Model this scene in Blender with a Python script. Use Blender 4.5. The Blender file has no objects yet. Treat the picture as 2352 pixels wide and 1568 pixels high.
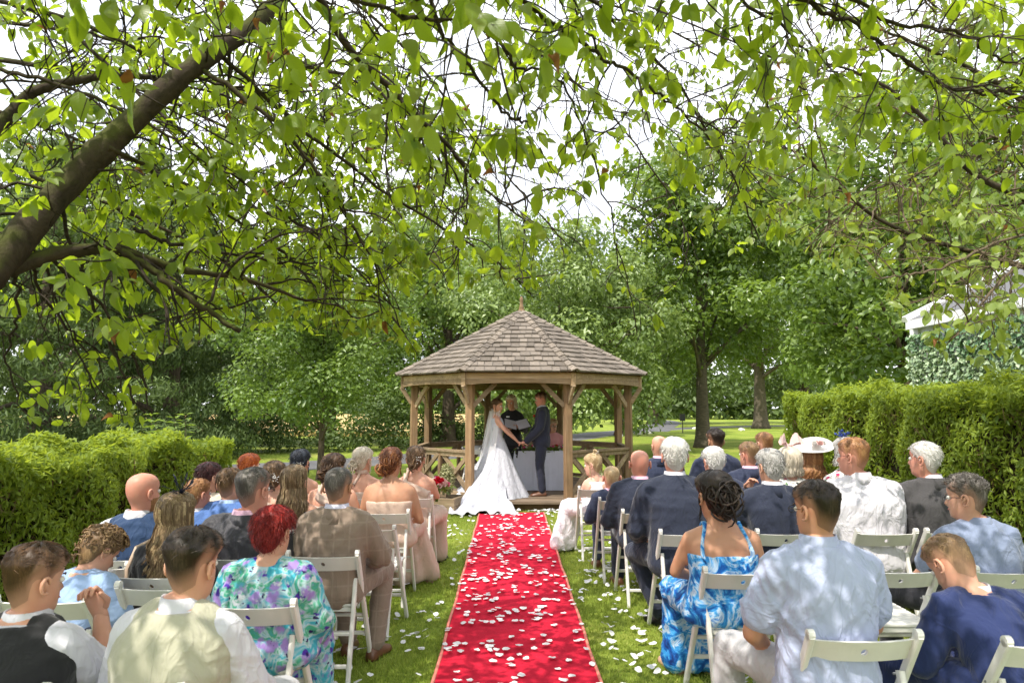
import bpy, bmesh, math, random
import numpy as np
from mathutils import Vector, Matrix

R = math.radians
rng = np.random.default_rng(7)
random.seed(7)
SC = bpy.context.scene
COL = SC.collection

# ---------------------------------------------------------------- camera
CAM_H, PITCH, YAW, FPX = 1.63, R(5.57), R(-0.29), 1568.0   # FPX: focal length for a 2352 px wide frame
cam_d = bpy.data.cameras.new('camera'); cam = bpy.data.objects.new('camera', cam_d); COL.objects.link(cam)
cam_d.sensor_width = 36; cam_d.lens = 36 * FPX / 2352; cam_d.clip_end = 2000; cam_d.clip_start = .05
cam.location = (0, 0, CAM_H); cam.rotation_euler = (math.pi / 2 + PITCH, 0, YAW)
cam_d.dof.use_dof = True; cam_d.dof.focus_distance = 10.5; cam_d.dof.aperture_fstop = 5.6
SC.camera = cam
_rot = np.array(cam.rotation_euler.to_matrix())

# ---------------------------------------------------------------- sky, sun, exposure
SUN_EL, SUN_AZ = R(60), R(40)          # azimuth: from straight behind the viewer towards the left
sdir = Vector((-math.sin(SUN_AZ) * math.cos(SUN_EL), -math.cos(SUN_AZ) * math.cos(SUN_EL), math.sin(SUN_EL)))
W = bpy.data.worlds.new('World'); SC.world = W; W.use_nodes = True
nt = W.node_tree; nt.nodes.clear()
out = nt.nodes.new('ShaderNodeOutputWorld'); bg = nt.nodes.new('ShaderNodeBackground')
sky = nt.nodes.new('ShaderNodeTexSky'); sky.sky_type = 'NISHITA'; sky.sun_disc = False
sky.sun_elevation = SUN_EL; sky.sun_rotation = math.atan2(sdir.x, sdir.y)
sky.air_density = 1.0; sky.dust_density = 2.0; sky.ozone_density = 1.0
cmix = nt.nodes.new('ShaderNodeMix'); cmix.data_type = 'RGBA'
cn = nt.nodes.new('ShaderNodeTexNoise'); cn.inputs['Scale'].default_value = 2.2; cn.inputs['Detail'].default_value = 6
cr = nt.nodes.new('ShaderNodeMapRange'); cr.inputs['From Min'].default_value = .34; cr.inputs['From Max'].default_value = .60
cr.inputs['To Min'].default_value = .45; cr.inputs['To Max'].default_value = 1.0
tc = nt.nodes.new('ShaderNodeTexCoord')
nt.links.new(tc.outputs['Generated'], cn.inputs['Vector']); nt.links.new(cn.outputs['Fac'], cr.inputs['Value'])
nt.links.new(cr.outputs['Result'], cmix.inputs['Factor'])
nt.links.new(sky.outputs['Color'], cmix.inputs['A']); cmix.inputs['B'].default_value = (10.2, 10.4, 11.0, 1)   # thin bright cloud
nt.links.new(cmix.outputs['Result'], bg.inputs['Color']); bg.inputs['Strength'].default_value = .15
nt.links.new(bg.outputs['Background'], out.inputs['Surface'])
sl = bpy.data.lights.new('sun', 'SUN'); sl.energy = 4.2; sl.angle = R(.53); sl.color = (1, .94, .84)
sun = bpy.data.objects.new('sun', sl); COL.objects.link(sun); sun.location = (-6, -12, 24)
sun.rotation_euler = sdir.to_track_quat('Z', 'Y').to_euler()
SC.view_settings.view_transform = 'Standard'; SC.view_settings.look = 'None'; SC.view_settings.gamma = 1
SC.view_settings.use_curve_mapping = False; SC.view_settings.exposure = .46
SC.render.engine = 'CYCLES'
SC.cycles.max_bounces = 6; SC.cycles.diffuse_bounces = 3; SC.cycles.transparent_max_bounces = 8
SC.cycles.use_denoising = True

# ---------------------------------------------------------------- helpers
def P(px, py, Y):
    """point at forward distance Y seen at (px, py) of a 2352x1568 frame: used for surveying positions"""
    d = _rot @ np.array([(px - 1176) / FPX, -(py - 784) / FPX, -1.0])
    t = Y / d[1]
    return Vector((d[0] * t, Y, CAM_H + d[2] * t))

def link(name, me, parent=None, loc=None):
    o = bpy.data.objects.new(name, me); COL.objects.link(o)
    if parent is not None: o.parent = parent
    if loc is not None: o.location = loc
    return o

def tag(o, label=None, cat=None, group=None, kind=None):
    if label: o['label'] = label
    if cat: o['category'] = cat
    if group: o['group'] = group
    if kind: o['kind'] = kind
    return o

def empty(name, loc=(0, 0, 0), rz=0):
    o = bpy.data.objects.new(name, None); COL.objects.link(o); o.location = loc; o.rotation_euler.z = rz
    o.empty_display_size = .1
    return o

def npmesh(name, V, F, mat=None, smooth=False, attrs=None, uv=None):
    """mesh from arrays; F is (m,k) with one k"""
    V = np.asarray(V, np.float32).reshape(-1, 3); F = np.asarray(F, np.int32)
    m, k = F.shape
    me = bpy.data.meshes.new(name)
    me.vertices.add(len(V)); me.vertices.foreach_set('co', V.ravel())
    me.loops.add(m * k); me.loops.foreach_set('vertex_index', F.ravel())
    me.polygons.add(m); me.polygons.foreach_set('loop_start', np.arange(0, m * k, k, dtype=np.int32))
    if smooth: me.polygons.foreach_set('use_smooth', np.ones(m, bool))
    if attrs:
        for n, a in attrs.items():
            me.attributes.new(n, 'FLOAT', 'POINT').data.foreach_set('value', np.asarray(a, np.float32).ravel())
    if uv is not None:
        l = me.uv_layers.new(name='UVMap'); l.data.foreach_set('uv', np.asarray(uv, np.float32)[F.ravel()].ravel())
    me.update(calc_edges=True)
    if mat: me.materials.append(mat)
    return me

def unit(v):
    v = np.asarray(v, float); return v / (np.linalg.norm(v, axis=-1, keepdims=True) + 1e-9)

class MB:
    """collects shapes; build() links them as one mesh object"""
    def __init__(s): s.v = []; s.f = []; s.m = []; s.cur = 0
    def add(s, V, F, m=None):
        b = len(s.v); s.v.extend([tuple(map(float, p)) for p in V])
        for f in F: s.f.append([b + i for i in f]); s.m.append(s.cur if m is None else m)
    def box(s, c, size, rot=None, m=None):
        hx, hy, hz = [q / 2 for q in size]
        V = [Vector((x, y, z)) for x in (-hx, hx) for y in (-hy, hy) for z in (-hz, hz)]
        if rot is not None: V = [rot @ v for v in V]
        c = Vector(c)
        s.add([v + c for v in V], [(0, 1, 3, 2), (4, 6, 7, 5), (0, 4, 5, 1), (2, 3, 7, 6), (0, 2, 6, 4), (1, 5, 7, 3)], m)
    def bar(s, a, b, w, h, up=(0, 0, 1), m=None, bev=0):
        """rectangular bar from a to b, w across, h along up"""
        a, b = Vector(a), Vector(b); d = (b - a).normalized(); up = Vector(up)
        x = d.cross(up)
        if x.length < 1e-4: x = d.cross(Vector((1, 0, 0)))
        x.normalize(); u = x.cross(d)
        if bev:
            pr = [(-w/2+bev, -h/2), (w/2-bev, -h/2), (w/2, -h/2+bev), (w/2, h/2-bev), (w/2-bev, h/2), (-w/2+bev, h/2), (-w/2, h/2-bev), (-w/2, -h/2+bev)]
        else: pr = [(-w/2, -h/2), (w/2, -h/2), (w/2, h/2), (-w/2, h/2)]
        n = len(pr)
        V = [a + x*p + u*q for p, q in pr] + [b + x*p + u*q for p, q in pr]
        F = [tuple(range(n))[::-1], tuple(range(n, 2*n))] + [(i, (i+1) % n, n + (i+1) % n, n + i) for i in range(n)]
        s.add(V, F, m)
    def rings(s, RR, m=None, closed=True, cap=True):
        """RR: list of equal-length point loops"""
        n = len(RR[0]); V = [p for r in RR for p in r]; F = []
        for i in range(len(RR) - 1):
            for j in range(n if closed else n - 1):
                k = (j + 1) % n; F.append((i*n + j, i*n + k, (i+1)*n + k, (i+1)*n + j))
        if cap: F.append(tuple(range(n))[::-1]); F.append(tuple((len(RR)-1)*n + j for j in range(n)))
        s.add(V, F, m)
    def tube(s, pts, rad, n=8, m=None, round_ends=False, flat=None):
        pts = [np.array(p, float) for p in pts]
        rad = list(rad) if hasattr(rad, '__len__') else [rad] * len(pts)
        if round_ends:
            d0 = unit(pts[0] - pts[1]); d1 = unit(pts[-1] - pts[-2]); r0, r1 = rad[0], rad[-1]
            a = [(pts[0] + d0*r0*q, r0*w) for q, w in ((.98, .2), (.8, .6), (.45, .89))]
            b = [(pts[-1] + d1*r1*q, r1*w) for q, w in ((.45, .89), (.8, .6), (.98, .2))]
            pts = [p for p, _ in a] + pts + [p for p, _ in b]; rad = [q for _, q in a] + rad + [q for _, q in b]
        RR = []; ref = None
        for i, p in enumerate(pts):
            d = unit(pts[min(i+1, len(pts)-1)] - pts[max(i-1, 0)])
            if ref is None:
                ref = np.array([1., 0, 0]) if abs(d[0]) < .8 else np.array([0, 1., 0])
            x = unit(ref - d*np.dot(ref, d)); ref = x; y = np.cross(d, x)
            sq = 1 if flat is None else flat
            RR.append([p + rad[i]*(math.cos(t)*x + sq*math.sin(t)*y) for t in np.linspace(0, 2*math.pi, n, endpoint=False)])
        s.rings(RR, m)
    def mesh(s, name, mats, smooth=False):
        me = bpy.data.meshes.new(name); me.from_pydata(s.v, [], s.f)
        for mt in (mats if isinstance(mats, (list, tuple)) else [mats]): me.materials.append(mt)
        me.polygons.foreach_set('material_index', s.m)
        if smooth: me.polygons.foreach_set('use_smooth', [True] * len(s.f))
        me.update(); return me
    def build(s, name, mats, parent=None, smooth=False, loc=None):
        return link(name, s.mesh(name, mats, smooth), parent, loc)

def lerp(a, b, t): return a + (b - a) * t
def spline(pts, n):
    """Catmull-Rom through pts"""
    pts = [np.array(p, float) for p in pts]; q = [2*pts[0]-pts[1]] + pts + [2*pts[-1]-pts[-2]]; o = []
    for i in range(len(pts) - 1):
        a, b, c, d = q[i:i+4]
        for t in np.linspace(0, 1, n, endpoint=False):
            o.append(.5*((2*b) + (c-a)*t + (2*a-5*b+4*c-d)*t*t + (3*b-a-3*c+d)*t**3))
    o.append(pts[-1]); return np.array(o)
# ---------------------------------------------------------------- materials
def new_mat(name):
    m = bpy.data.materials.new(name); m.use_nodes = True
    n = m.node_tree.nodes; return m, n, m.node_tree.links, n['Principled BSDF']
def rgba(c): return (c[0], c[1], c[2], 1)
def coords(n, l, scale=(1, 1, 1), kind='Object', rot=(0, 0, 0)):
    tc = n.new('ShaderNodeTexCoord'); mp = n.new('ShaderNodeMapping'); mp.inputs['Scale'].default_value = scale
    mp.inputs['Rotation'].default_value = rot
    l.new(tc.outputs[kind], mp.inputs['Vector']); return mp.outputs['Vector']
def noise(n, l, vec, scale, detail=3, rough=.55, dist=0):
    t = n.new('ShaderNodeTexNoise'); t.inputs['Scale'].default_value = scale; t.inputs['Detail'].default_value = detail
    t.inputs['Roughness'].default_value = rough; t.inputs['Distortion'].default_value = dist
    l.new(vec, t.inputs['Vector']); return t.outputs['Fac']
def ramp(n, l, fac, stops, interp='LINEAR'):
    r = n.new('ShaderNodeValToRGB'); r.color_ramp.interpolation = interp
    e = r.color_ramp.elements
    while len(e) < len(stops): e.new(.5)
    for k, (p, c) in enumerate(stops): e[k].position = p; e[k].color = rgba(c)
    l.new(fac, r.inputs['Fac']); return r.outputs['Color']
def bump(n, l, h, b, strength=.3, dist=.01):
    q = n.new('ShaderNodeBump'); q.inputs['Strength'].default_value = strength; q.inputs['Distance'].default_value = dist
    l.new(h, q.inputs['Height']); l.new(q.outputs['Normal'], b.inputs['Normal']); return q
def mul(n, l, a, b):
    q = n.new('ShaderNodeMix'); q.data_type = 'RGBA'; q.blend_type = 'MULTIPLY'; q.inputs['Factor'].default_value = 1
    l.new(a, q.inputs['A']); l.new(b, q.inputs['B']); return q.outputs['Result']
def mixc(n, l, f, a, b):
    q = n.new('ShaderNodeMix'); q.data_type = 'RGBA'; l.new(f, q.inputs['Factor'])
    for s, v in (('A', a), ('B', b)):
        if isinstance(v, (tuple, list)): q.inputs[s].default_value = rgba(v)
        else: l.new(v, q.inputs[s])
    return q.outputs['Result']
def sh(c, k): return tuple(min(1, q * k) for q in c)

_mc = {}
def cloth(name, c, rough=.85, fold=.35, weave=.15, sheen=.2, fscale=9, var=.12):
    if name in _mc: return _mc[name]
    m, n, l, b = new_mat(name); v = coords(n, l)
    f1 = noise(n, l, v, 5, 4); f2 = noise(n, l, v, 420, 2)
    l.new(mixc(n, l, f1, sh(c, 1 - var), sh(c, 1 + var)), b.inputs['Base Color'])
    b.inputs['Roughness'].default_value = rough; b.inputs['Specular IOR Level'].default_value = .25
    b.inputs['Sheen Weight'].default_value = sheen
    fo = noise(n, l, coords(n, l, (1, 1, .55)), fscale, 3, .5, 1.2)
    cr_ = noise(n, l, coords(n, l, (1, 1, .7), rot=(.5, .9, .3)), 6.5, 2, .5, 1.6)       # sharp pulled creases
    a1 = n.new('ShaderNodeMath'); a1.operation = 'SUBTRACT'; a1.inputs[1].default_value = .5; l.new(cr_, a1.inputs[0])
    a2 = n.new('ShaderNodeMath'); a2.operation = 'ABSOLUTE'; l.new(a1.outputs[0], a2.inputs[0])
    a3 = n.new('ShaderNodeMapRange'); a3.inputs['From Min'].default_value = .0; a3.inputs['From Max'].default_value = .07; a3.inputs['To Min'].default_value = .11; a3.inputs['To Max'].default_value = 0; l.new(a2.outputs[0], a3.inputs['Value'])
    a4 = n.new('ShaderNodeMath'); a4.operation = 'ADD'; l.new(a3.outputs[0], a4.inputs[0]); l.new(fo, a4.inputs[1])
    ad = n.new('ShaderNodeMath'); ad.operation = 'MULTIPLY_ADD'; ad.inputs[1].default_value = weave * .12
    l.new(f2, ad.inputs[0]); l.new(a4.outputs[0], ad.inputs[2])
    bump(n, l, ad.outputs[0], b, fold, .05)
    _mc[name] = m; return m

def skin(name, c):
    if name in _mc: return _mc[name]
    m, n, l, b = new_mat(name); v = coords(n, l)
    bl = mixc(n, l, noise(n, l, v, 14, 5, .65), sh(c, .80), (min(1, c[0]*1.10), c[1]*1.08, c[2]*1.06))
    rd = n.new('ShaderNodeMapRange'); rd.inputs['From Min'].default_value = .48; rd.inputs['From Max'].default_value = .75; rd.inputs['To Max'].default_value = .45; l.new(noise(n, l, v, 9, 3), rd.inputs['Value'])
    l.new(mixc(n, l, rd.outputs[0], bl, (c[0]*1.0, c[1]*.72, c[2]*.68)), b.inputs['Base Color'])
    b.inputs['Roughness'].default_value = .5; b.inputs['Specular IOR Level'].default_value = .35
    b.inputs['Subsurface Weight'].default_value = .12; b.inputs['Subsurface Radius'].default_value = (.012, .005, .003)
    b.inputs['Subsurface Scale'].default_value = 1
    bump(n, l, noise(n, l, v, 160, 2), b, .12, .002)
    _mc[name] = m; return m

def hairmat(name, c, c2=None, sk=None):
    """strand-streaked hair; the mesh attribute 'fade' (0..1) thins it towards cropped skin"""
    if name in _mc: return _mc[name]
    c2 = c2 or sh(c, 1.9)
    m, n, l, b = new_mat(name)
    at = n.new('ShaderNodeAttribute'); at.attribute_name = 'tint'
    s = noise(n, l, coords(n, l, (1, 1, .12)), 190, 3, .6, .4)
    q = n.new('ShaderNodeMath'); q.operation = 'MULTIPLY_ADD'; q.inputs[1].default_value = .55
    l.new(at.outputs['Fac'], q.inputs[0])
    sb = n.new('ShaderNodeMath'); sb.operation = 'MULTIPLY_ADD'; sb.inputs[1].default_value = .9; sb.inputs[2].default_value = -.25
    l.new(s, sb.inputs[0]); l.new(sb.outputs[0], q.inputs[2])
    col = ramp(n, l, q.outputs[0], [(0, sh(c, .55)), (.45, c), (1, c2)])
    if sk:
        fa = n.new('ShaderNodeAttribute'); fa.attribute_name = 'fade'
        col = mixc(n, l, fa.outputs['Fac'], col, tuple(lerp(a, k, .62) for a, k in zip(c, sk)))
    l.new(col, b.inputs['Base Color'])
    b.inputs['Roughness'].default_value = .45; b.inputs['Specular IOR Level'].default_value = .3
    b.inputs['Anisotropic'].default_value = .5
    bump(n, l, s, b, .35, .004)
    _mc[name] = m; return m

def plain(name, c, rough=.5, spec=.5, var=.08, scale=20, bmp=.05, metal=0):
    if name in _mc: return _mc[name]
    m, n, l, b = new_mat(name); v = coords(n, l); f = noise(n, l, v, scale, 4)
    l.new(mixc(n, l, f, sh(c, 1 - var), sh(c, 1 + var)), b.inputs['Base Color'])
    b.inputs['Roughness'].default_value = rough; b.inputs['Specular IOR Level'].default_value = spec; b.inputs['Metallic'].default_value = metal
    if bmp: bump(n, l, f, b, bmp, .01)
    _mc[name] = m; return m

def leafmat(name, c1, c2, trans, tw=.45, rough=.45, spec=.35, veins=False):
    """leaf blade: reflects green, lets yellow-green light through; 'tint' varies leaf by leaf"""
    if name in _mc: return _mc[name]
    m, n, l, b = new_mat(name)
    at = n.new('ShaderNodeAttribute'); at.attribute_name = 'tint'
    if veins == 'object':
        oi = n.new('ShaderNodeObjectInfo'); f = oi.outputs['Random']
    else: f = at.outputs['Fac']
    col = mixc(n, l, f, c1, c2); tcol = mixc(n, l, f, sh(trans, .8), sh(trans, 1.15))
    if veins:
        uv = n.new('ShaderNodeTexCoord'); sp = n.new('ShaderNodeSeparateXYZ'); l.new(uv.outputs['UV'], sp.inputs[0])
        ab = n.new('ShaderNodeMath'); ab.operation = 'SUBTRACT'; ab.inputs[1].default_value = .5; l.new(sp.outputs['X'], ab.inputs[0])
        ab2 = n.new('ShaderNodeMath'); ab2.operation = 'ABSOLUTE'; l.new(ab.outputs[0], ab2.inputs[0])
        k = n.new('ShaderNodeMath'); k.operation = 'MULTIPLY_ADD'; k.inputs[1].default_value = -.45
        l.new(ab2.outputs[0], k.inputs[0]); l.new(sp.outputs['Y'], k.inputs[2])
        w = n.new('ShaderNodeMath'); w.operation = 'MULTIPLY'; w.inputs[1].default_value = 62; l.new(k.outputs[0], w.inputs[0])
        sn = n.new('ShaderNodeMath'); sn.operation = 'SINE'; l.new(w.outputs[0], sn.inputs[0])
        rm = n.new('ShaderNodeMapRange'); rm.inputs['From Min'].default_value = .8; rm.inputs['From Max'].default_value = 1.0
        l.new(sn.outputs[0], rm.inputs['Value'])
        mr = n.new('ShaderNodeMapRange'); mr.inputs['From Min'].default_value = .03; mr.inputs['From Max'].default_value = .0
        l.new(ab2.outputs[0], mr.inputs['Value'])
        mx = n.new('ShaderNodeMath'); mx.operation = 'MAXIMUM'; l.new(rm.outputs[0], mx.inputs[0]); l.new(mr.outputs[0], mx.inputs[1])
        h = n.new('ShaderNodeMath'); h.operation = 'MULTIPLY'; h.inputs[1].default_value = .35; l.new(mx.outputs[0], h.inputs[0])
        col = mixc(n, l, h.outputs[0], col, sh(c2, 1.35)); tcol = mixc(n, l, h.outputs[0], tcol, sh(trans, .55))
        bump(n, l, mx.outputs[0], b, .25, .003)
    l.new(col, b.inputs['Base Color']); b.inputs['Roughness'].default_value = rough; b.inputs['Specular IOR Level'].default_value = spec
    tr = n.new('ShaderNodeBsdfTranslucent'); l.new(tcol, tr.inputs['Color'])
    ms = n.new('ShaderNodeMixShader'); ms.inputs[0].default_value = tw
    l.new(b.outputs[0], ms.inputs[1]); l.new(tr.outputs[0], ms.inputs[2]); l.new(ms.outputs[0], n['Material Output'].inputs['Surface'])
    _mc[name] = m; return m

def woodmat(name, c, c2, stretch=(30, 30, 1.6), rough=.8, bmp=.35):
    """weathered timber, grain along local z of the texture (per-object axis by 'stretch')"""
    m, n, l, b = new_mat(name); v = coords(n, l, stretch)
    oi = n.new('ShaderNodeObjectInfo')
    f = noise(n, l, v, 1.0, 6, .65, .8); g = noise(n, l, coords(n, l), 3.0, 3)
    col = ramp(n, l, f, [(.25, sh(c, .62)), (.5, c), (.75, c2)])
    col = mul(n, l, col, ramp(n, l, g, [(.3, (.72, .72, .74)), (.7, (1.08, 1.04, 1.0))]))
    hv = n.new('ShaderNodeHueSaturation'); mr = n.new('ShaderNodeMapRange'); mr.inputs['To Min'].default_value = .72; mr.inputs['To Max'].default_value = 1.22
    l.new(oi.outputs['Random'], mr.inputs['Value']); l.new(mr.outputs[0], hv.inputs['Value']); l.new(col, hv.inputs['Color'])
    l.new(hv.outputs[0], b.inputs['Base Color'])
    b.inputs['Roughness'].default_value = rough; b.inputs['Specular IOR Level'].default_value = .2
    bump(n, l, f, b, bmp, .006); return m

def barkmat(name, c, moss=None, scale=(9, 9, 2.2), ring=False):
    m, n, l, b = new_mat(name); v = coords(n, l, scale)
    f = noise(n, l, v, 2.2, 7, .7, .6)
    col = ramp(n, l, f, [(.3, sh(c, .4)), (.55, c), (.8, sh(c, 1.6))])
    if moss:
        g = noise(n, l, coords(n, l), 5, 5, .6)
        geo = n.new('ShaderNodeNewGeometry'); sp = n.new('ShaderNodeSeparateXYZ'); l.new(geo.outputs['Normal'], sp.inputs[0])
        ad = n.new('ShaderNodeMath'); ad.operation = 'MULTIPLY_ADD'; ad.inputs[1].default_value = .35; l.new(sp.outputs['Z'], ad.inputs[0]); l.new(g, ad.inputs[2])
        rm = n.new('ShaderNodeMapRange'); rm.inputs['From Min'].default_value = .5; rm.inputs['From Max'].default_value = .72; l.new(ad.outputs[0], rm.inputs['Value'])
        col = mixc(n, l, rm.outputs[0], col, moss)
    l.new(col, b.inputs['Base Color']); b.inputs['Roughness'].default_value = .9; b.inputs['Specular IOR Level'].default_value = .15
    bump(n, l, f, b, .8, .02); return m

def printmat(name, stops, scale, dist=1.5, rough=.75, detail=4, spots=None):
    """printed cloth"""
    m, n, l, b = new_mat(name); v = coords(n, l)
    col = ramp(n, l, noise(n, l, v, scale, detail, .6, dist), stops)
    if spots:
        for k, (sc_, thr, c) in enumerate(spots):
            vo = n.new('ShaderNodeTexVoronoi'); vo.inputs['Scale'].default_value = sc_; vo.inputs['Randomness'].default_value = 1
            dv = n.new('ShaderNodeTexNoise'); dv.inputs['Scale'].default_value = 40
            mx = n.new('ShaderNodeMix'); mx.data_type = 'VECTOR'; mx.inputs['Factor'].default_value = .05
            off = n.new('ShaderNodeVectorMath'); off.operation = 'ADD'; off.inputs[1].default_value = (k*7.3, k*3.1, k*5.7); l.new(v, off.inputs[0])
            l.new(off.outputs[0], dv.inputs['Vector']); l.new(off.outputs[0], mx.inputs['A']); l.new(dv.outputs['Color'], mx.inputs['B'])
            l.new(mx.outputs['Result'], vo.inputs['Vector'])
            rm = n.new('ShaderNodeMapRange'); rm.inputs['From Min'].default_value = thr; rm.inputs['From Max'].default_value = thr * .6
            l.new(vo.outputs['Distance'], rm.inputs['Value']); col = mixc(n, l, rm.outputs[0], col, c)
    l.new(col, b.inputs['Base Color']); b.inputs['Roughness'].default_value = rough; b.inputs['Specular IOR Level'].default_value = .25
    bump(n, l, noise(n, l, coords(n, l, (1, 1, .5)), 10, 3, .5, 1), b, .4, .05); return m

def checkmat(name, c, line, s=28, amt=.3):
    m, n, l, b = new_mat(name); v = coords(n, l); sp = n.new('ShaderNodeSeparateXYZ'); l.new(v, sp.inputs[0]); o = []
    for ax in ('X', 'Z'):
        k = n.new('ShaderNodeMath'); k.operation = 'MULTIPLY'; k.inputs[1].default_value = s * 6.283; l.new(sp.outputs[ax], k.inputs[0])
        q = n.new('ShaderNodeMath'); q.operation = 'SINE'; l.new(k.outputs[0], q.inputs[0])
        r = n.new('ShaderNodeMapRange'); r.inputs['From Min'].default_value = .9; r.inputs['To Max'].default_value = amt; l.new(q.outputs[0], r.inputs['Value']); o.append(r.outputs[0])
    mx = n.new('ShaderNodeMath'); mx.operation = 'MAXIMUM'; l.new(o[0], mx.inputs[0]); l.new(o[1], mx.inputs[1])
    base = mixc(n, l, noise(n, l, v, 6, 4), sh(c, .88), sh(c, 1.12))
    l.new(mixc(n, l, mx.outputs[0], base, line), b.inputs['Base Color'])
    b.inputs['Roughness'].default_value = .88; b.inputs['Sheen Weight'].default_value = .15; b.inputs['Specular IOR Level'].default_value = .2
    bump(n, l, noise(n, l, coords(n, l, (1, 1, .55)), 9, 3, .5, 1.2), b, .35, .05); return m

M_white = plain('white_paint', (.72, .70, .66), .5, .4, .13, 9, .08)
M_metal = plain('zinc_metal', (.5, .5, .5), .35, .5, metal=1)
M_black = plain('black_plastic', (.015, .015, .017), .35)
# ================================================================ THE SETTING
# ---- lawn
def lawn_mat():
    m, n, l, b = new_mat('lawn'); v = coords(n, l)
    a = noise(n, l, v, .55, 5, .6); c = noise(n, l, v, 9, 5, .7); d = noise(n, l, v, 160, 3, .7)
    col = ramp(n, l, a, [(.32, (.16, .235, .035)), (.55, (.25, .32, .055)), (.72, (.40, .39, .12))])
    col = mul(n, l, col, ramp(n, l, c, [(.25, (.72, .78, .65)), (.7, (1.18, 1.12, 1.05))]))
    col = mul(n, l, col, ramp(n, l, d, [(.25, (.6, .65, .55)), (.75, (1.25, 1.2, 1.15))]))
    l.new(col, b.inputs['Base Color']); b.inputs['Roughness'].default_value = .9; b.inputs['Specular IOR Level'].default_value = .15
    ad = n.new('ShaderNodeMath'); ad.operation = 'ADD'; l.new(c, ad.inputs[0]); l.new(d, ad.inputs[1])
    bump(n, l, ad.outputs[0], b, .6, .03); return m
M_lawn = lawn_mat()
mb = MB(); S = 500
mb.add([(-S, -S, 0), (S, -S, 0), (S, S, 0), (-S, S, 0)], [(0, 1, 2, 3)])
tag(mb.build('lawn', M_lawn), kind='structure')

def field_mat():
    m, n, l, b = new_mat('ripe_field'); v = coords(n, l)
    l.new(ramp(n, l, noise(n, l, v, 1.5, 6, .7), [(.3, (.42, .29, .10)), (.7, (.62, .46, .19))]), b.inputs['Base Color'])
    b.inputs['Roughness'].default_value = .95; bump(n, l, noise(n, l, v, 12, 4), b, .6, .2); return m
mb = MB()
mb.box((-52, 96, .15), (96, 112, .3)); tag(mb.build('field', field_mat()), kind='structure')

def asphalt():
    m, n, l, b = new_mat('asphalt'); v = coords(n, l)
    f = noise(n, l, v, 1.2, 5); g = noise(n, l, v, 130, 3)
    col = mul(n, l, ramp(n, l, f, [(.3, (.085, .085, .092)), (.7, (.15, .148, .15))]), ramp(n, l, g, [(.3, (.7, .7, .7)), (.7, (1.2, 1.2, 1.2))]))
    l.new(col, b.inputs['Base Color']); b.inputs['Roughness'].default_value = .85; bump(n, l, g, b, .4, .01); return m
def strip(name, pts, w, mat, z, n=6):
    c = spline([(p[0], p[1], 0) for p in pts], n); V = []
    for i, p in enumerate(c):
        d = unit(c[min(i+1, len(c)-1)] - c[max(i-1, 0)]); s = np.array([-d[1], d[0], 0])
        ww = w * (1 + .06 * math.sin(i * 2.1))
        V += [tuple(p + s*ww/2 + (0, 0, z)), tuple(p - s*ww/2 + (0, 0, z))]
    mb = MB(); mb.add(V, [(2*i, 2*i+1, 2*i+3, 2*i+2) for i in range(len(c)-1)])
    return tag(mb.build(name, mat), kind='structure')
strip('path', [(-30, 15), (-16, 16.2), (-7.6, 18.6), (-2.4, 24), (2.5, 36), (9.5, 50), (22, 62), (40, 70)], 3.0, asphalt(), .006)
strip('path', [(9.5, 48), (13.5, 62), (19, 84), (22, 120)], 3.2, _mc.get('asph') or bpy.data.materials['asphalt'], .010)

# ---- grass blades on the near lawn (nobody could count them)
def grass_blades():
    m = leafmat('grass_blade', (.18, .265, .035), (.44, .46, .12), (.50, .60, .10), .4, .6, .2)
    N = 225000
    u = rng.random(N); y = 2.2 + 10.0 * u**1.35
    x = (rng.random(N) - .5) * 2 * np.minimum(3.9, y * .62 + .3)
    keep = ~((x > -.46) & (x < .54) & (y < 10.62)); x, y = x[keep], y[keep]; N = len(x)
    h = rng.uniform(.018, .042, N) * (1 + .5 * np.sin(x * 3.1 + 2 * np.sin(y * 1.7)) * .5); a = rng.random(N) * 6.283; w = rng.uniform(.0022, .004, N) * (1 + y * .09)
    ln = rng.uniform(0, .022, N); la = rng.random(N) * 6.283
    V = np.zeros((N, 3, 3)); V[:, 0, 0] = x - np.cos(a) * w; V[:, 0, 1] = y - np.sin(a) * w
    V[:, 1, 0] = x + np.cos(a) * w; V[:, 1, 1] = y + np.sin(a) * w
    V[:, 2, 0] = x + np.cos(la) * ln; V[:, 2, 1] = y + np.sin(la) * ln; V[:, 2, 2] = h; V[:, :2, 2] = .0015
    t = np.clip(.5 + .35 * np.sin(x * 1.3 + 1.5 * np.sin(y * .9)) + rng.normal(0, .25, N), 0, 1)
    me = npmesh('grass', V, np.arange(3 * N).reshape(-1, 3), m, attrs={'tint': np.repeat(t, 3)})
    tag(link('grass', me), 'short mown green grass of the lawn beside the carpet', 'grass', kind='stuff')
grass_blades()

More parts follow.
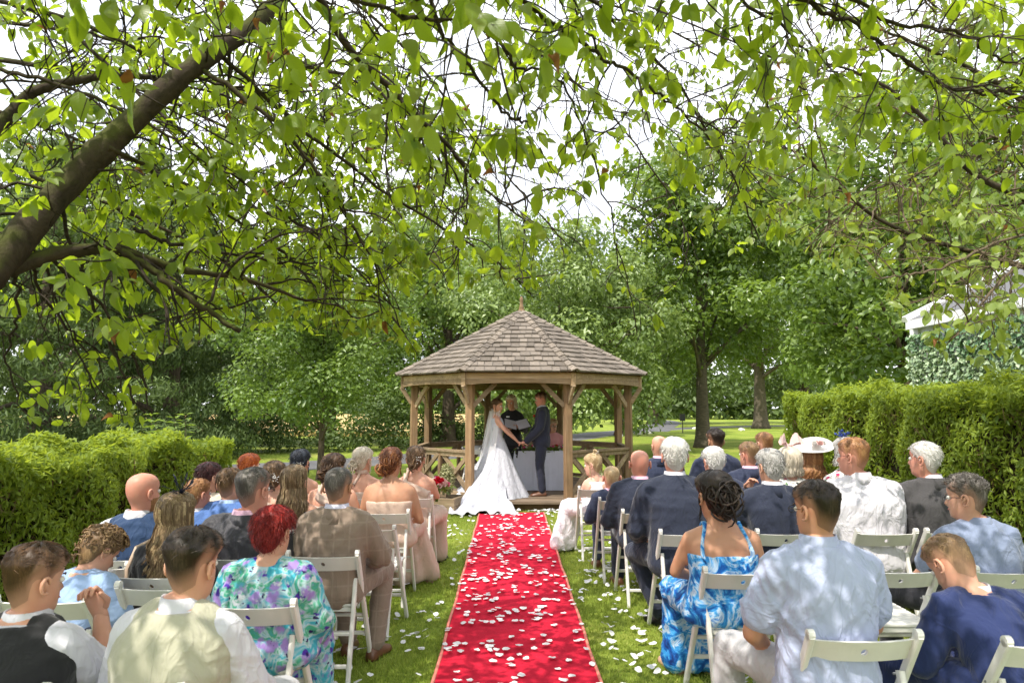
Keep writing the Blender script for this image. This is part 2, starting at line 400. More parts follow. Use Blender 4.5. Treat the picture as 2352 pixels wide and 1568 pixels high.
# ---- red carpet
def carpet():
    m, n, l, b = new_mat('red_carpet'); v = coords(n, l)
    f = noise(n, l, v, 260, 3, .7); g = noise(n, l, v, 2.0, 4)
    col = mul(n, l, ramp(n, l, f, [(.3, (.34, .006, .022)), (.7, (.62, .020, .050))]), ramp(n, l, g, [(.3, (.85, .85, .85)), (.7, (1.1, 1.1, 1.1))]))
    l.new(col, b.inputs['Base Color']); b.inputs['Roughness'].default_value = .95; b.inputs['Specular IOR Level'].default_value = .1
    bump(n, l, f, b, .5, .006)
    e = empty('carpet_runner', (.05, 1.2, 0)); tag(e, 'long red aisle carpet laid over the grass to the gazebo', 'carpet')
    nx, ny = 14, 130; V = []; L = 9.45
    for j in range(ny + 1):
        for i in range(nx + 1):
            x = -.48 + .96 * i / nx; y = L * j / ny
            z = .042 + .005 * math.sin(y * 9 + 2.5 * math.sin(x * 4 + y)) * (.4 + .6 * math.sin(y * 2.3 + x * 3)**2)
            V.append((x, y, z))
    F = [(j*(nx+1)+i, j*(nx+1)+i+1, (j+1)*(nx+1)+i+1, (j+1)*(nx+1)+i) for j in range(ny) for i in range(nx)]
    mb = MB(); mb.add(V, F); mb.build('pile', m, e, True)
    for s in (-1, 1):
        mb = MB(); r = []
        for j in range(ny + 1):
            y = L * j / ny; x = s * (.49 + .004 * math.sin(y * 5)); z = .040 + .005 * math.sin(y * 9 + 2.5 * math.sin(s * 1.92 + y)) * .6
            r.append((x, y, z))
        mb.tube(r, .0115, 6); mb.build('bound_edge', plain('carpet_binding', (.62, .19, .14), .8), e, True)
    mb = MB(); mb.box((0, L/2, .018), (.97, L - .01, .034)); mb.build('backing', plain('carpet_backing', (.12, .02, .02), .9), e)
carpet()

# ---------------------------------------------------------------- gazebo
GC = P(1198, 900, 13.2); GX, GY = GC.x, 13.2; GROT = R(-2.5)
DECK = .15
def gaz():
    post_m = woodmat('post_timber', (.27, .175, .095), (.36, .26, .16), (26, 26, 1.4))
    rail_m = woodmat('rail_timber', (.30, .22, .135), (.42, .34, .24), (2, 26, 26))
    board_m = woodmat('deck_timber', (.20, .15, .105), (.30, .24, .18), (1.6, 26, 26))
    fasc_m = woodmat('fascia_timber', (.33, .235, .135), (.46, .36, .25), (1.6, 26, 26))
    roofin = woodmat('roof_lining', (.22, .13, .06), (.30, .19, .10), (20, 20, 4))
    shin_m = woodmat('cedar_shingle', (.185, .158, .128), (.32, .285, .245), (40, 2.2, 40), .85, .5)
    ris_m = woodmat('riser_timber', (.17, .10, .055), (.25, .16, .09), (1.6, 26, 26))
    g = empty('gazebo', (GX, GY, 0), GROT)
    tag(g, 'octagonal timber gazebo with shingled roof and finial at the end of the aisle', 'gazebo')
    RP, RE, ZE, ZA = 2.095, 2.39, 2.215, 3.50
    def corner(r, k, z=0): a = -math.pi/2 + R(22.5) + k * R(45); return Vector((r * math.cos(a), r * math.sin(a), z))
    # deck
    base = MB(); n8 = [corner(2.30, k) for k in range(8)]
    base.rings([[v + Vector((0, 0, .01)) for v in n8], [v + Vector((0, 0, .118)) for v in n8]]); dk = base.build('deck', ris_m, g)
    ap = 2.32 * math.cos(R(22.5)); bw = .118; y = -ap
    while y < ap - .02:
        y1 = min(y + bw - .006, ap); 
        def half(yy):
            hs = 2.32 * math.sin(R(22.5)); return ap - max(0, abs(yy) - hs)
        a, b = half(y), half(y1); mb = MB(); zt = DECK + rng.uniform(-.002, .002)
        V = [(-a, y, .12), (a, y, .12), (b, y1, .12), (-b, y1, .12)]; V += [(p[0], p[1], zt) for p in V]
        mb.add(V, [(3, 2, 1, 0), (4, 5, 6, 7), (0, 1, 5, 4), (1, 2, 6, 5), (2, 3, 7, 6), (3, 0, 4, 7)]); mb.build('deck_board', board_m, dk); y += bw
    mb = MB(); mb.box((0, -ap - .02, DECK - .012), (1.98, .10, .034)); mb.build('step_nosing', board_m, dk)
    # posts, braces, rails
    for k in range(8):
        c = corner(RP, k); ang = math.atan2(c.y, c.x); rot = Matrix.Rotation(ang, 3, 'Z')
        mb = MB(); mb.bar(c + Vector((0, 0, .13)), c + Vector((0, 0, 2.06)), .118, .118, up=(math.cos(ang), math.sin(ang), 0), bev=.006)
        post = mb.build('post', post_m, g)
        for s in (-1, 1):
            d = (corner(RP, (k + s) % 8) - c).normalized()
            mb = MB(); mb.bar(c + d*.05 + Vector((0, 0, 1.66)), c + d*.42 + Vector((0, 0, 2.04)), .045, .075, up=(0, 0, 1)); mb.build('brace', rail_m, post)
        o = Vector((math.cos(ang), math.sin(ang), 0))
        mb = MB(); mb.bar(c + o*.05 + Vector((0, 0, 1.72)), c + o*.24 + Vector((0, 0, 2.0)), .045, .07); mb.build('brace', rail_m, post)
    for k in range(8):
        a, b = corner(RP, k), corner(RP, k + 1); d = (b - a).normalized()
        z = Vector((0, 0, 1))
        mb = MB(); mb.bar(a + z*2.10, b + z*2.10, .09, .12); mb.build('beam', fasc_m, g)
        # arched fascia, two boards deep
        A, B = corner(RE - .10, k), corner(RE - .10, k + 1); o = d.cross(z).normalized()
        for (z0, z1, arch, th) in ((2.105, 2.205, 0, .028), (2.005, 2.102, .045, .034)):
            mb = MB(); RR = []
            for i in range(13):
                t = i / 12; p = A.lerp(B, .004 + .992*t); lo = z0 + arch * (1 - (2*t-1)**2)**.8 * .8
                RR.append([p + o*th + z*lo, p - o*th*0 + z*lo, p - o*0 + z*z1, p + o*th + z*z1])
            mb.rings(RR); mb.build('fascia_board', fasc_m, g)
        mb = MB(); q = corner(RE - .075, k); an = math.atan2(q.y, q.x)
        mb.bar(q + z*1.985, q + z*2.2, .075, .05, up=(math.cos(an), math.sin(an), 0)); mb.build('corner_block', fasc_m, g)
        if k == 7: continue                      # front bay is the way in
        hr = DECK + .765
        bay = MB(); bay.bar(a + z*hr, b + z*hr, .10, .048, bev=.006); bay_o = bay.build('handrail', rail_m, g)
        mb = MB(); mb.bar(a + z*(hr-.055), b + z*(hr-.055), .045, .07); mb.build('rail', rail_m, bay_o)
        mb = MB(); mb.bar(a + z*(DECK+.07), b + z*(DECK+.07), .045, .07); mb.build('rail', rail_m, bay_o)
        mid = (a + b) / 2
        mb = MB(); mb.bar(mid + z*(DECK+.02), mid + z*(hr-.03), .05, .07, up=d); mb.build('baluster', post_m, bay_o)
        for (p, q) in ((a, mid), (mid, b)):
            for (z0, z1, off) in ((.10, .70, .018), (.70, .10, -.018)):
                u = (q - p).normalized(); n_ = u.cross(z)
                mb = MB(); mb.bar(p + u*.06 + z*(DECK+z0) + n_*off, q - u*.03 + z*(DECK+z1) + n_*off, .036, .07); mb.build('cross_brace', rail_m, bay_o)
    # roof
    mb = MB(); ring = [corner(RE - .02, k, ZE - .02) for k in range(8)]
    mb.add(ring + [Vector((0, 0, ZA - .03))], [(k, (k+1) % 8, 8) for k in range(8)] + [tuple(range(8))[::-1]]); roof = mb.build('roof', roofin, g)
    # shingles: one wedge mesh, scaled for each
    mb = MB(); t0, t1 = 1.0, .35     # thick butt at y=0, thin head at y=1
    mb.add([(-.5, 0, 0), (.5, 0, 0), (.5, 1, 0), (-.5, 1, 0), (-.5, 0, t0), (.5, 0, t0), (.5, 1, t1), (-.5, 1, t1)],
           [(3, 2, 1, 0), (4, 5, 6, 7), (0, 1, 5, 4), (1, 2, 6, 5), (2, 3, 7, 6), (3, 0, 4, 7)])
    wedge = mb.mesh('shingle', shin_m); rest = MB()
    apo = RE * math.cos(R(22.5)); SL = math.hypot(apo, ZA - ZE); rows = 14; pitch = math.atan2(ZA - ZE, apo)
    for k in range(8):
        an = -math.pi/2 + (k + 1) * R(45)          # facet outward direction; k=7 faces the aisle
        fx = Vector((math.cos(an + math.pi/2), math.sin(an + math.pi/2), 0)); outd = Vector((math.cos(an), math.sin(an), 0))
        up = (-outd * math.cos(pitch) + Vector((0, 0, math.sin(pitch)))).normalized(); nrm = fx.cross(up)
        ind = k in (6, 7, 0)
        for r_ in range(rows):
            s0 = r_ * SL / rows; hw = (apo * (1 - s0 / SL)) * math.tan(R(22.5)); hw_top = (apo * (1 - min(1, (s0 + .2) / SL))) * math.tan(R(22.5))
            x = -hw + rng.uniform(-.08, 0)
            while x < hw:
                w = rng.uniform(.10, .19); xa, xb = max(x, -hw), min(x + w, hw); x += w
                if xb - xa < .03: continue
                wd = xb - xa - .005; cx = (xa + xb) / 2; ln = .25 if r_ < rows - 1 else .17
                lift = rng.uniform(0, .006); s1 = s0 + rng.uniform(-.008, .008) - .03
                o = outd * apo + Vector((0, 0, ZE)) + up * s1 + fx * cx + nrm * (.012 + lift)
                tilt = Matrix.Rotation(R(rng.uniform(2.0, 4.2)), 3, 'X') @ Matrix.Rotation(R(rng.uniform(-1.5, 1.5)), 3, 'Z')
                M3 = Matrix((fx, up, nrm)).transposed() @ tilt.inverted()
                M4 = Matrix.Translation(o) @ M3.to_4x4() @ Matrix.Diagonal((wd, ln, rng.uniform(.020, .032), 1))
                if ind:
                    ob = link('shingle', wedge, roof); ob.matrix_basis = M4
                else: rest.add([M4 @ v.co for v in wedge.vertices], [tuple(p.vertices) for p in wedge.polygons])
        # hip caps on the corner to the right of this facet
        c0, c1 = corner(RE + .02, k, ZE + .02), Vector((0, 0, ZA + .02)); hd = (c1 - c0).normalized(); n_c = 15
        oc = Vector((c0.x, c0.y, 0)).normalized(); sd = Vector((0, 0, 1)).cross(oc)
        for i in range(n_c):
            p0 = c0.lerp(c1, i / n_c) - hd * .03; p1 = c0.lerp(c1, min(1, (i + 1.15) / n_c)); un = hd.cross(sd) * -1
            if un.z < 0: un = -un
            mb = MB(); th = .02; wv = .085
            for (pp, lift) in ((p0, .040), (p1, .022)):
                pass
            drop = .034
            ra = [p0 + sd*wv + un*(.045 - drop), p0 + un*.05, p0 - sd*wv + un*(.045 - drop), p0 - sd*wv + un*(.025 - drop), p0 + un*.03, p0 + sd*wv + un*(.025 - drop)]
            rb = [p1 + sd*wv*.93 + un*(.024 - drop), p1 + un*.028, p1 - sd*wv*.93 + un*(.024 - drop), p1 - sd*wv*.93 + un*(.006 - drop), p1 + un*.01, p1 + sd*wv*.93 + un*(.006 - drop)]
            mb.rings([ra, rb]); mb.build('hip_cap', shin_m, roof)
    tag(rest.build('shingles', shin_m, roof), kind='stuff')
    # turned finial
    prof = [(.075, 3.46), (.09, 3.50), (.06, 3.53), (.045, 3.56), (.055, 3.58), (.035, 3.61), (.03, 3.70), (.04, 3.73), (.028, 3.77), (.012, 3.80)]
    mb = MB(); mb.rings([[(r*math.cos(t), r*math.sin(t), z) for t in np.linspace(0, 6.283, 14, endpoint=False)] for r, z in prof]); mb.build('finial', post_m, g, True)
    return g
GAZ = gaz()
def gz(x, y, z=0):     # gazebo-local point to world
    return Vector((GX + x*math.cos(GROT) - y*math.sin(GROT), GY + x*math.sin(GROT) + y*math.cos(GROT), z))

# ---------------------------------------------------------------- foliage
def leaf_cloud(pos, nrm, L, Wd, seed=0, droop=.3, fold=.25, dirs=None):
    """diamond leaves, folded on the midrib"""
    r = np.random.default_rng(seed); n = len(pos)
    nrm = unit(nrm); d = r.normal(0, 1, (n, 3)) if dirs is None else dirs
    d[:, 2] -= droop * 2; d = unit(d - nrm * np.sum(d * nrm, 1, keepdims=True)); s = np.cross(nrm, d)
    L = (L * r.uniform(.65, 1.3, n))[:, None]; w = L * Wd
    V = np.zeros((n, 4, 3)); V[:, 0] = pos - d*L*.5; V[:, 1] = pos + s*w*.5 + nrm*w*fold - d*L*.04
    V[:, 2] = pos + d*L*.5; V[:, 3] = pos - s*w*.5 + nrm*w*fold - d*L*.04
    b = (np.arange(n) * 4)[:, None]
    F = np.concatenate([b + [0, 2, 1], b + [0, 3, 2]], 0)
    return V.reshape(-1, 3), F

def clumpy(clumps, n, seed, flat=.75, inner=.55, up=.55):
    """points spread over the shells of leaf clumps [(centre, radius)]"""
    r = np.random.default_rng(seed)
    C = np.array([c for c, _ in clumps]); Rr = np.array([q for _, q in clumps]); p = Rr**2 / np.sum(Rr**2)
    k = r.choice(len(C), n, p=p); u = unit(r.normal(0, 1, (n, 3))); rad = Rr[k] * (inner + (1.08 - inner) * r.random(n)**.6)
    off = u * rad[:, None]; off[:, 2] *= flat
    pos = C[k] + off + r.normal(0, .04, (n, 3)); nr = u * .75 + r.normal(0, .45, (n, 3)); nr[:, 2] += up
    tint = np.clip(.5 + .2*r.normal(0, 1, n) + .25*(r.random(len(C)) - .5)[k] * 2, 0, 1)
    return pos, nr, tint

def crown_clumps(c, rx, ry, rz, n, rmin, rmax, seed, bottom=-.7, shape=None):
    r = np.random.default_rng(seed); o = []
    while len(o) < n:
        u = unit(r.normal(0, 1, 3)); q = r.random()**.38
        if u[2] * q < bottom: continue
        k = 1.0 if shape is None else shape(u[2] * q)
        o.append((np.array(c) + u * q * np.array((rx*k, ry*k, rz)), r.uniform(rmin, rmax)))
    return o

M_oak = leafmat('oak_leaf', (.07, .13, .022), (.20, .285, .06), (.28, .42, .04), .3, .4, .5)
M_pale = leafmat('pale_leaf', (.11, .175, .045), (.28, .36, .12), (.36, .48, .10), .32, .38, .55)
M_dark = leafmat('dark_leaf', (.050, .085, .022), (.125, .18, .045), (.19, .28, .04), .25, .5, .4)  # deeper green for the darker background trees, wood and scrub
M_yew = leafmat('yew_leaf', (.040, .075, .024), (.13, .18, .055), (.16, .24, .04), .2, .6, .25)
M_maple = leafmat('maple_leaf', (.065, .12, .024), (.19, .27, .055), (.30, .44, .045), .32, .35, .6)
M_bark = barkmat('grey_bark', (.11, .085, .06)); M_bark2 = barkmat('banded_bark', (.125, .105, .075), None, (2.5, 2.5, 14))

def tree(name, label, base, clumps, n, L, Wd, mat, tr=.2, seed=1, limbs=None, bark=None, droop=.3, up=.55, group=None, cat='tree', flat=.75, lean=(0, 0)):
    e = empty(name, base); tag(e, label, cat, group)
    r = np.random.default_rng(seed + 50); b = np.array(base)
    top = max(c[2] for c, _ in clumps); zc = top * .8
    mb = MB(); bx = np.array((lean[0], lean[1], 0.0))
    axis = [np.array((0, 0, -.05)), np.array((0, 0, .12*zc)), np.array((.01, 0, .4*zc)) * 1 + bx*.4, np.array((0, 0, .75*zc)) + bx*.8, np.array((0, 0, zc)) + bx]
    mb.tube(spline(axis, 4), [lerp(tr*1.5, tr*.25, (i/16)**.7) if i > 1 else tr*(1.7 - .3*i) for i in range(17)], 10)
    t = mb.build('trunk', bark or M_bark, e, True)
    pick = r.permutation(len(clumps))[:limbs if limbs is not None else 16]
    for i in pick:
        c = clumps[i][0] - b; z0 = max(.18*zc, min(.9*zc, c[2] * r.uniform(.45, .8))); s = np.array((0, 0, z0)) + bx * z0/zc
        mid = lerp(s, c, .5) + np.array((0, 0, .12 * np.linalg.norm(c - s)))
        mb = MB(); r0 = tr * lerp(.42, .12, z0/zc); mb.tube(spline([s, mid, c], 4), np.linspace(r0, r0*.2, 9), 6); mb.build('limb', bark or M_bark, e, True)
    pos, nr, ti = clumpy(clumps, n, seed, flat, up=up); V, F = leaf_cloud(pos - b, nr, L, Wd, seed, droop)
    link('crown', npmesh('crown', V, F, mat, attrs={'tint': np.repeat(ti, 4)}), e)
    return e

def gp(px, Y): v = P(px, 900, Y); return (v.x, Y, 0)
def cl(px, py, Y): return np.array(P(px, py, Y))
# young oak left of the gazebo
b = gp(741, 15.9)
tree('oak_tree', 'young bushy oak on a thin trunk between the left hedge and the gazebo', b,
     crown_clumps((b[0] - .15, b[1], 3.4), 2.25, 2.1, 2.55, 70, .38, .7, 3, -.95), 26000, .105, .6, M_oak, .075, 3)
# conifers behind the left hedge
def conifer(label, base, h, rad, seed, n, mat=M_yew, zlow=.05, group=None):
    r = np.random.default_rng(seed); C = []
    for i in range(150):
        z = h * (zlow + (1 - zlow) * r.random()**1.25); q = rad * (1 - (z/h)**1.6) * r.uniform(.55, 1.05) + .25; a = r.random() * 6.283
        C.append((np.array((base[0] + q*math.cos(a), base[1] + q*math.sin(a), z)), r.uniform(.5, .95)))
    tree('yew_tree', label, base, C, n, .19, .26, mat, .3, seed, 12, droop=.9, up=.25, group=group, flat=.45)
conifer('tall dark yew behind the left hedge, widest of the conifers', gp(95, 20), 9.5, 4.3, 11, 44000)
conifer('slim yew beside the wide yew behind the left hedge', gp(395, 23), 8.8, 3.4, 12, 38000)
conifer('low dark yew at the far side of the wide yew', gp(-190, 17), 7.5, 3.6, 13, 16000)
def broad(label, px, Y, h, rx, seed, n, L, mat, zlow=.2, tr=.3, nc=60, droop=.3, rc=(.7, 1.4), name='broadleaf_tree', limbs=14, bark=None, group=None, ry=None, lean=(0, 0)):
    b = gp(px, Y); zc = h * (1 + zlow) / 2; rz = h * (1 - zlow) / 2
    return tree(name, label, b, crown_clumps((b[0] + lean[0]*.7, Y + lean[1]*.7, zc), rx, ry or rx*.8, rz, nc, *rc, seed), n, L, .58, mat, tr, seed, limbs, bark, droop, group=group, lean=lean)
broad('dark broadleaf tree filling the gap between the slim yew and the young oak', 520, 30, 12, 5.0, 21, 14000, .28, M_dark, .04)
broad('dark green tree rising behind the young oak', 760, 33, 12.5, 5.5, 22, 14000, .28, M_dark, .06)
broad('tall pale tree whose top shows through the branches above the gazebo', 985, 46, 19.5, 5.6, 23, 17000, .28, M_pale, .2)
broad('dark tree close behind the left posts of the gazebo', 1030, 30, 10.0, 4.2, 24, 20000, .22, M_oak, .02)
broad('bright drooping tree behind the right half of the gazebo', 1285, 24, 8.4, 4.0, 25, 26000, .19, M_pale, .03, .14, 85, .8, (.5, 1.1))
broad('mid green tree behind the gazebo finial', 1180, 38, 12.5, 4.6, 26, 14000, .27, M_oak, .1)
broad('tall tree with straight banded trunk standing on the lawn right of the gazebo', 1612, 28.5, 13.6, 4.4, 27, 28000, .24, M_maple, .13, .27, 105, .5, (.6, 1.2), bark=M_bark2)
broad('broad old tree with thick pale trunk far across the lawn', 1745, 55, 19, 8.0, 28, 15000, .42, M_oak, .10, .50, 70, .4, (1.2, 2.4), bark=M_bark2)
broad('spreading maple in front of the leafy marquee wall', 2090, 19, 8.9, 4.3, 29, 28000, .205, M_maple, .16, .26, 85, .3, (.5, 1.05))
broad('tall maple rising high behind the spreading maple', 1960, 31, 17.5, 6.0, 30, 22000, .27, M_maple, .2, .4, 85, .3, (.7, 1.5))
broad('tall tree whose crown towers over the marquee roof', 2330, 27, 17.5, 5.6, 31, 18000, .26, M_maple, .22, .4, 75)
broad('rounded tree far beyond the drive between two trunks', 1500, 72, 17, 8.5, 32, 12000, .5, M_dark, .05, .5, 45, .3, (1.6, 3))
broad('dark tree far beyond the old trunk', 1850, 74, 18, 9.0, 33, 12000, .5, M_dark, .05, .5, 45, .3, (1.6, 3))
broad('leafy tree beside the drive with low hanging boughs', 1425, 42, 11.5, 5.2, 34, 16000, .3, M_oak, .10, .3, 55, .7)
broad('tall tree far behind the yews', 250, 40, 17, 8, 35, 13000, .45, M_dark, .02)
broad('tree at the far left behind the low yew', -40, 30, 14, 7, 36, 10000, .4, M_dark, .02)

def far_wood():
    r = np.random.default_rng(5); C = []
    for i in range(520):
        x = r.uniform(-90, 120); y = 108 + .0015*(x-10)**2 + r.uniform(-6, 12) - (0 if x > 4 else -50)
        C.append((np.array((x, y, r.uniform(.2, 11)*(r.random()**.3))), r.uniform(2, 4)))
    for i in range(260):
        x = r.uniform(4, 90); C.append((np.array((x, 100 + r.uniform(-3, 3), r.uniform(.2, 4.5))), r.uniform(1.2, 2.4)))
    pos, nr, ti = clumpy(C, 42000, 5); V, F = leaf_cloud(pos, nr, 1.1, .6, 5)
    tag(link('far_wood', npmesh('far_wood', V, F, M_dark, attrs={'tint': np.repeat(ti, 4)})), 'far belt of dark woodland closing the view across the lawn', 'woodland', kind='stuff')
    C = []
    for i in range(240):               # low scrub along the far side of the path
        x = r.uniform(-19, 2.2); y = 23.6 + .028*(min(x, -1.5) + 14)**2 + r.uniform(0, 2.6) + (2.5 if x > -4 else 0) + max(0, x + 1.5)*1.2
        C.append((np.array((x, y, r.uniform(.1, 1.55 + .75*math.sin(x*1.3 + 1)))), r.uniform(.35, .8)))
    pos, nr, ti = clumpy(C, 24000, 6); V, F = leaf_cloud(pos, nr, .16, .55, 6)
    tag(link('scrub', npmesh('scrub', V, F, M_dark, attrs={'tint': np.repeat(ti, 4)})), 'dark scrub and nettles along the far side of the tarmac path', 'undergrowth', kind='stuff')
far_wood()

# ---- clipped hedges
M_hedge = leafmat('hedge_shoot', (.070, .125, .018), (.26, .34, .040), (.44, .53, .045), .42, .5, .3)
M_core = plain('hedge_wood', (.035, .028, .016), .95, .1, .4, 30, .3)
def hedge(label, x0, x1, y0, y1, h, n, seed, face, L=.075):
    e = empty('yew_hedge', ((x0+x1)/2, (y0+y1)/2, 0)); tag(e, label, 'hedge'); r = np.random.default_rng(seed); ox, oy = (x0+x1)/2, (y0+y1)/2
    mb = MB(); mb.box((0, 0, h/2 - .06), (x1 - x0 - .34, y1 - y0 - .34, h - .22)); mb.build('inner_branches', M_core, e)
    def wob(a, b): return .07*np.sin(a*3.1 + 1.7*np.sin(b*2.3)) + .05*np.sin(a*7.7 + b*5.1) + .04*np.sin(b*9 - a*4)
    pos, nr, tint = [], [], []
    def surf(k, fx):
        d = r.random(k)**2.2 * -.30; p, q = fx(k, d); pos.append(p); nr.append(q + r.normal(0, .55, (k, 3)) + (0, 0, .35)); tint.append(np.clip(.72 + d*2.4 + r.normal(0, .18, k), 0, 1))  # leaves further in are tinted darker: inner shade put into the colour
    sx = x1 if face > 0 else x0
    def f_face(k, d):
        y = r.uniform(y0, y1, k); z = h * r.random(k)**.85; w = wob(y, z) + d; return np.stack([sx + face*w - ox, y - oy, z], 1), np.tile((face, 0, 0.), (k, 1))
    def f_top(k, d):
        x = r.uniform(x0, x1, k); y = r.uniform(y0, y1, k); return np.stack([x - ox, y - oy, h + wob(x*1.3, y) + d*.8 + .05*r.random(k)**3], 1), np.tile((0, 0, 1.), (k, 1))
    def f_end(k, d):
        x = r.uniform(x0, x1, k); z = h * r.random(k)**.85; return np.stack([x - ox, y1 + wob(x, z) + d - oy, z], 1), np.tile((0, 1., 0), (k, 1))
    def f_near(k, d):
        x = r.uniform(x0, x1, k); z = h * r.random(k)**.85; return np.stack([x - ox, y0 - wob(x, z) - d - oy, z], 1), np.tile((0, -1., 0), (k, 1))
    A, T, E = (y1-y0)*h, (x1-x0)*(y1-y0), (x1-x0)*h; tot = A + T + E*2
    surf(int(n*A/tot), f_face); surf(int(n*T/tot), f_top); surf(int(n*E/tot), f_end); surf(int(n*E/tot), f_near)
    pos, nr, ti = np.concatenate(pos), np.concatenate(nr), np.concatenate(tint)
    dr = nr * .6 + r.normal(0, .6, nr.shape); dr[:, 2] += .5
    V, F = leaf_cloud(pos, nr + r.normal(0, .5, nr.shape), L, .34, seed, -.2, dirs=dr)
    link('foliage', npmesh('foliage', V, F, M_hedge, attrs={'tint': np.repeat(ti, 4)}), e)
    k = 5200; q, nn = f_face(k, -.05 - .16*r.random(k)); q[:, 2] *= .9; dd = r.normal(0, .6, (k, 3)) + (face*.5, 0, .9); V, F = leaf_cloud(q, r.normal(0, 1, (k, 3)), .17, .05, seed + 1, -.2, .1, dirs=dd)
    o = link('twigs', npmesh('twigs', V, F, M_htwig), e); o['kind'] = 'stuff'
M_htwig = plain('hedge_twig', (.20, .135, .075), .9, .1, .3, 20, 0)
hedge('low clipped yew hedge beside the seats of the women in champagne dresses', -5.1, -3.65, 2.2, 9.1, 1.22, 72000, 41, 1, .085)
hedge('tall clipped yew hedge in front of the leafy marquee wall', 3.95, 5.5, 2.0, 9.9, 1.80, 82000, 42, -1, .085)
# elder shoots standing out of the left hedge
def shoots():
    m = leafmat('elder_leaf', (.10, .17, .03), (.22, .3, .06), (.34, .48, .05), .35)
    for i, (px, py, Y, hh) in enumerate([(560, 1035, 8.6, .5)]): pass
    e = empty('elder_sapling', (-4.15, 8.5, 0)); tag(e, 'elder shoots growing through the top of the left hedge', 'sapling'); r = np.random.default_rng(9); pos, nr, dr = [], [], []
    for s in range(4):
        p = np.array((r.uniform(-.5, .5), r.uniform(-.4, .4), 0)); q = p + (r.normal(0, .1), r.normal(0, .1), r.uniform(1.35, 1.62)); mb = MB(); mb.tube([p, lerp(p, q, .5), q], [.008, .006, .003], 5); mb.build('stem', M_bark, e)
        for j in range(7):
            c = lerp(p, q, .72 + .28*j/6); a = r.random()*6.283
            for k in range(3): d = np.array((math.cos(a + k*2.1), math.sin(a + k*2.1), r.uniform(.1, .5))); pos.append(c + d*.06); dr.append(d); nr.append((r.normal(0, .3), r.normal(0, .3), 1))
    V, F = leaf_cloud(np.array(pos), np.array(nr, float), .12, .4, 9, .1, dirs=np.array(dr)); link('leaves', npmesh('leaves', V, F, m, attrs={'tint': rng.random(len(V))}), e)
shoots()

# ---- marquee with artificial leaf screen
def marquee():
    X, Y0, Y1, ZW = 7.0, 3.0, 11.7, 2.98
    e = empty('marquee', (X, (Y0+Y1)/2, 0)); tag(e, 'white framed marquee with a grey roof and walls screened by artificial ivy', 'marquee')
    oy = (Y0+Y1)/2; wm = plain('marquee_frame', (.80, .80, .80), .35, .5); rm = plain('marquee_roof', (.12, .12, .125), .6, .3, .06, 3)
    pw = plain('marquee_wall', (.62, .64, .66), .5)
    mb = MB(); mb.box((4, 0, ZW/2), (7.9, Y1 - Y0 - .05, ZW)); mb.build('wall', pw, e)
    mb = MB(); mb.box((-.02, 0, ZW + .075), (.16, Y1 - Y0 + .1, .15)); mb.build('eave_beam', wm, e)
    y0, y1, rx, rz = Y0 - oy - .05, Y1 - oy + .05, 4.0, 2.0
    mb = MB(); z = ZW + .15
    mb.add([(-.1, y0, z), (-.1, y1, z), (rx, y1, z + rz), (rx, y0, z + rz), (8.1, y1, z), (8.1, y0, z)], [(0, 3, 2, 1), (3, 5, 4, 2), (0, 5, 3), (1, 2, 4), (0, 1, 4, 5)]); mb.build('roof', rm, e)
    for yy in (y1, y0, 0):
        mb = MB(); mb.bar((-.12, yy, z + .03), (rx, yy, z + rz + .03), .16, .09); mb.bar((8.12, yy, z + .03), (rx, yy, z + rz + .03), .16, .09); mb.build('verge_beam', wm, e)
    for k, yy in enumerate(np.linspace(Y0 - oy + .1, Y1 - oy - .1, 4)):
        mb = MB(); mb.box((-.05, yy, ZW/2), (.09, .09, ZW)); mb.build('leg', wm, e)
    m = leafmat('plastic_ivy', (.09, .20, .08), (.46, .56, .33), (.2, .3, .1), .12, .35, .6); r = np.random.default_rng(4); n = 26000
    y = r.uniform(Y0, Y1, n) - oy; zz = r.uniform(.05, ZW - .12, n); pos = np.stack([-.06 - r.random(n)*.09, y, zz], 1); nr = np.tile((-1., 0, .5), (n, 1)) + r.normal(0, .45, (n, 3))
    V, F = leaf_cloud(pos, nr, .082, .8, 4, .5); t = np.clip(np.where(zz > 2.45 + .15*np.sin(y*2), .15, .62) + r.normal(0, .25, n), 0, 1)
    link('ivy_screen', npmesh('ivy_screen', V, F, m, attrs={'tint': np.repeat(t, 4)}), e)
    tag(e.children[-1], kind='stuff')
marquee()

# ---- planters by the gazebo step
def planter(label, c, w, d, rz, h=.24):
    e = empty('planter', c, rz); tag(e, label, 'planter', None); m = woodmat('sleeper_' + label[:6], (.24, .18, .115), (.36, .29, .2), (1.6, 24, 24))
    for (cx, cy, sx, sy) in ((0, -d/2, w, .07), (0, d/2, w, .07), (-w/2 + .035, 0, .07, d - .07), (w/2 - .035, 0, .07, d - .07)):
        for z in (0, 1):
            mb = MB(); mb.box((cx, cy, h/4 + z*h/2), (sx - .006*z, sy - .004*z, h/2 - .006)); mb.build('sleeper', m, e)
    mb = MB(); mb.box((0, 0, h*.42), (w - .12, d - .12, h*.8)); mb.build('soil', plain('soil', (.035, .026, .018), .95, .1, .4, 40, .6), e)
    return e
PL = gz(-1.34, -2.16); planter('timber sleeper planter left of the gazebo step', (PL.x, PL.y, 0), .92, .50, GROT - R(16))
PR = gz(1.45, -1.95); planter('timber sleeper planter right of the gazebo step', (PR.x, PR.y, 0), .95, .55, GROT + R(38))
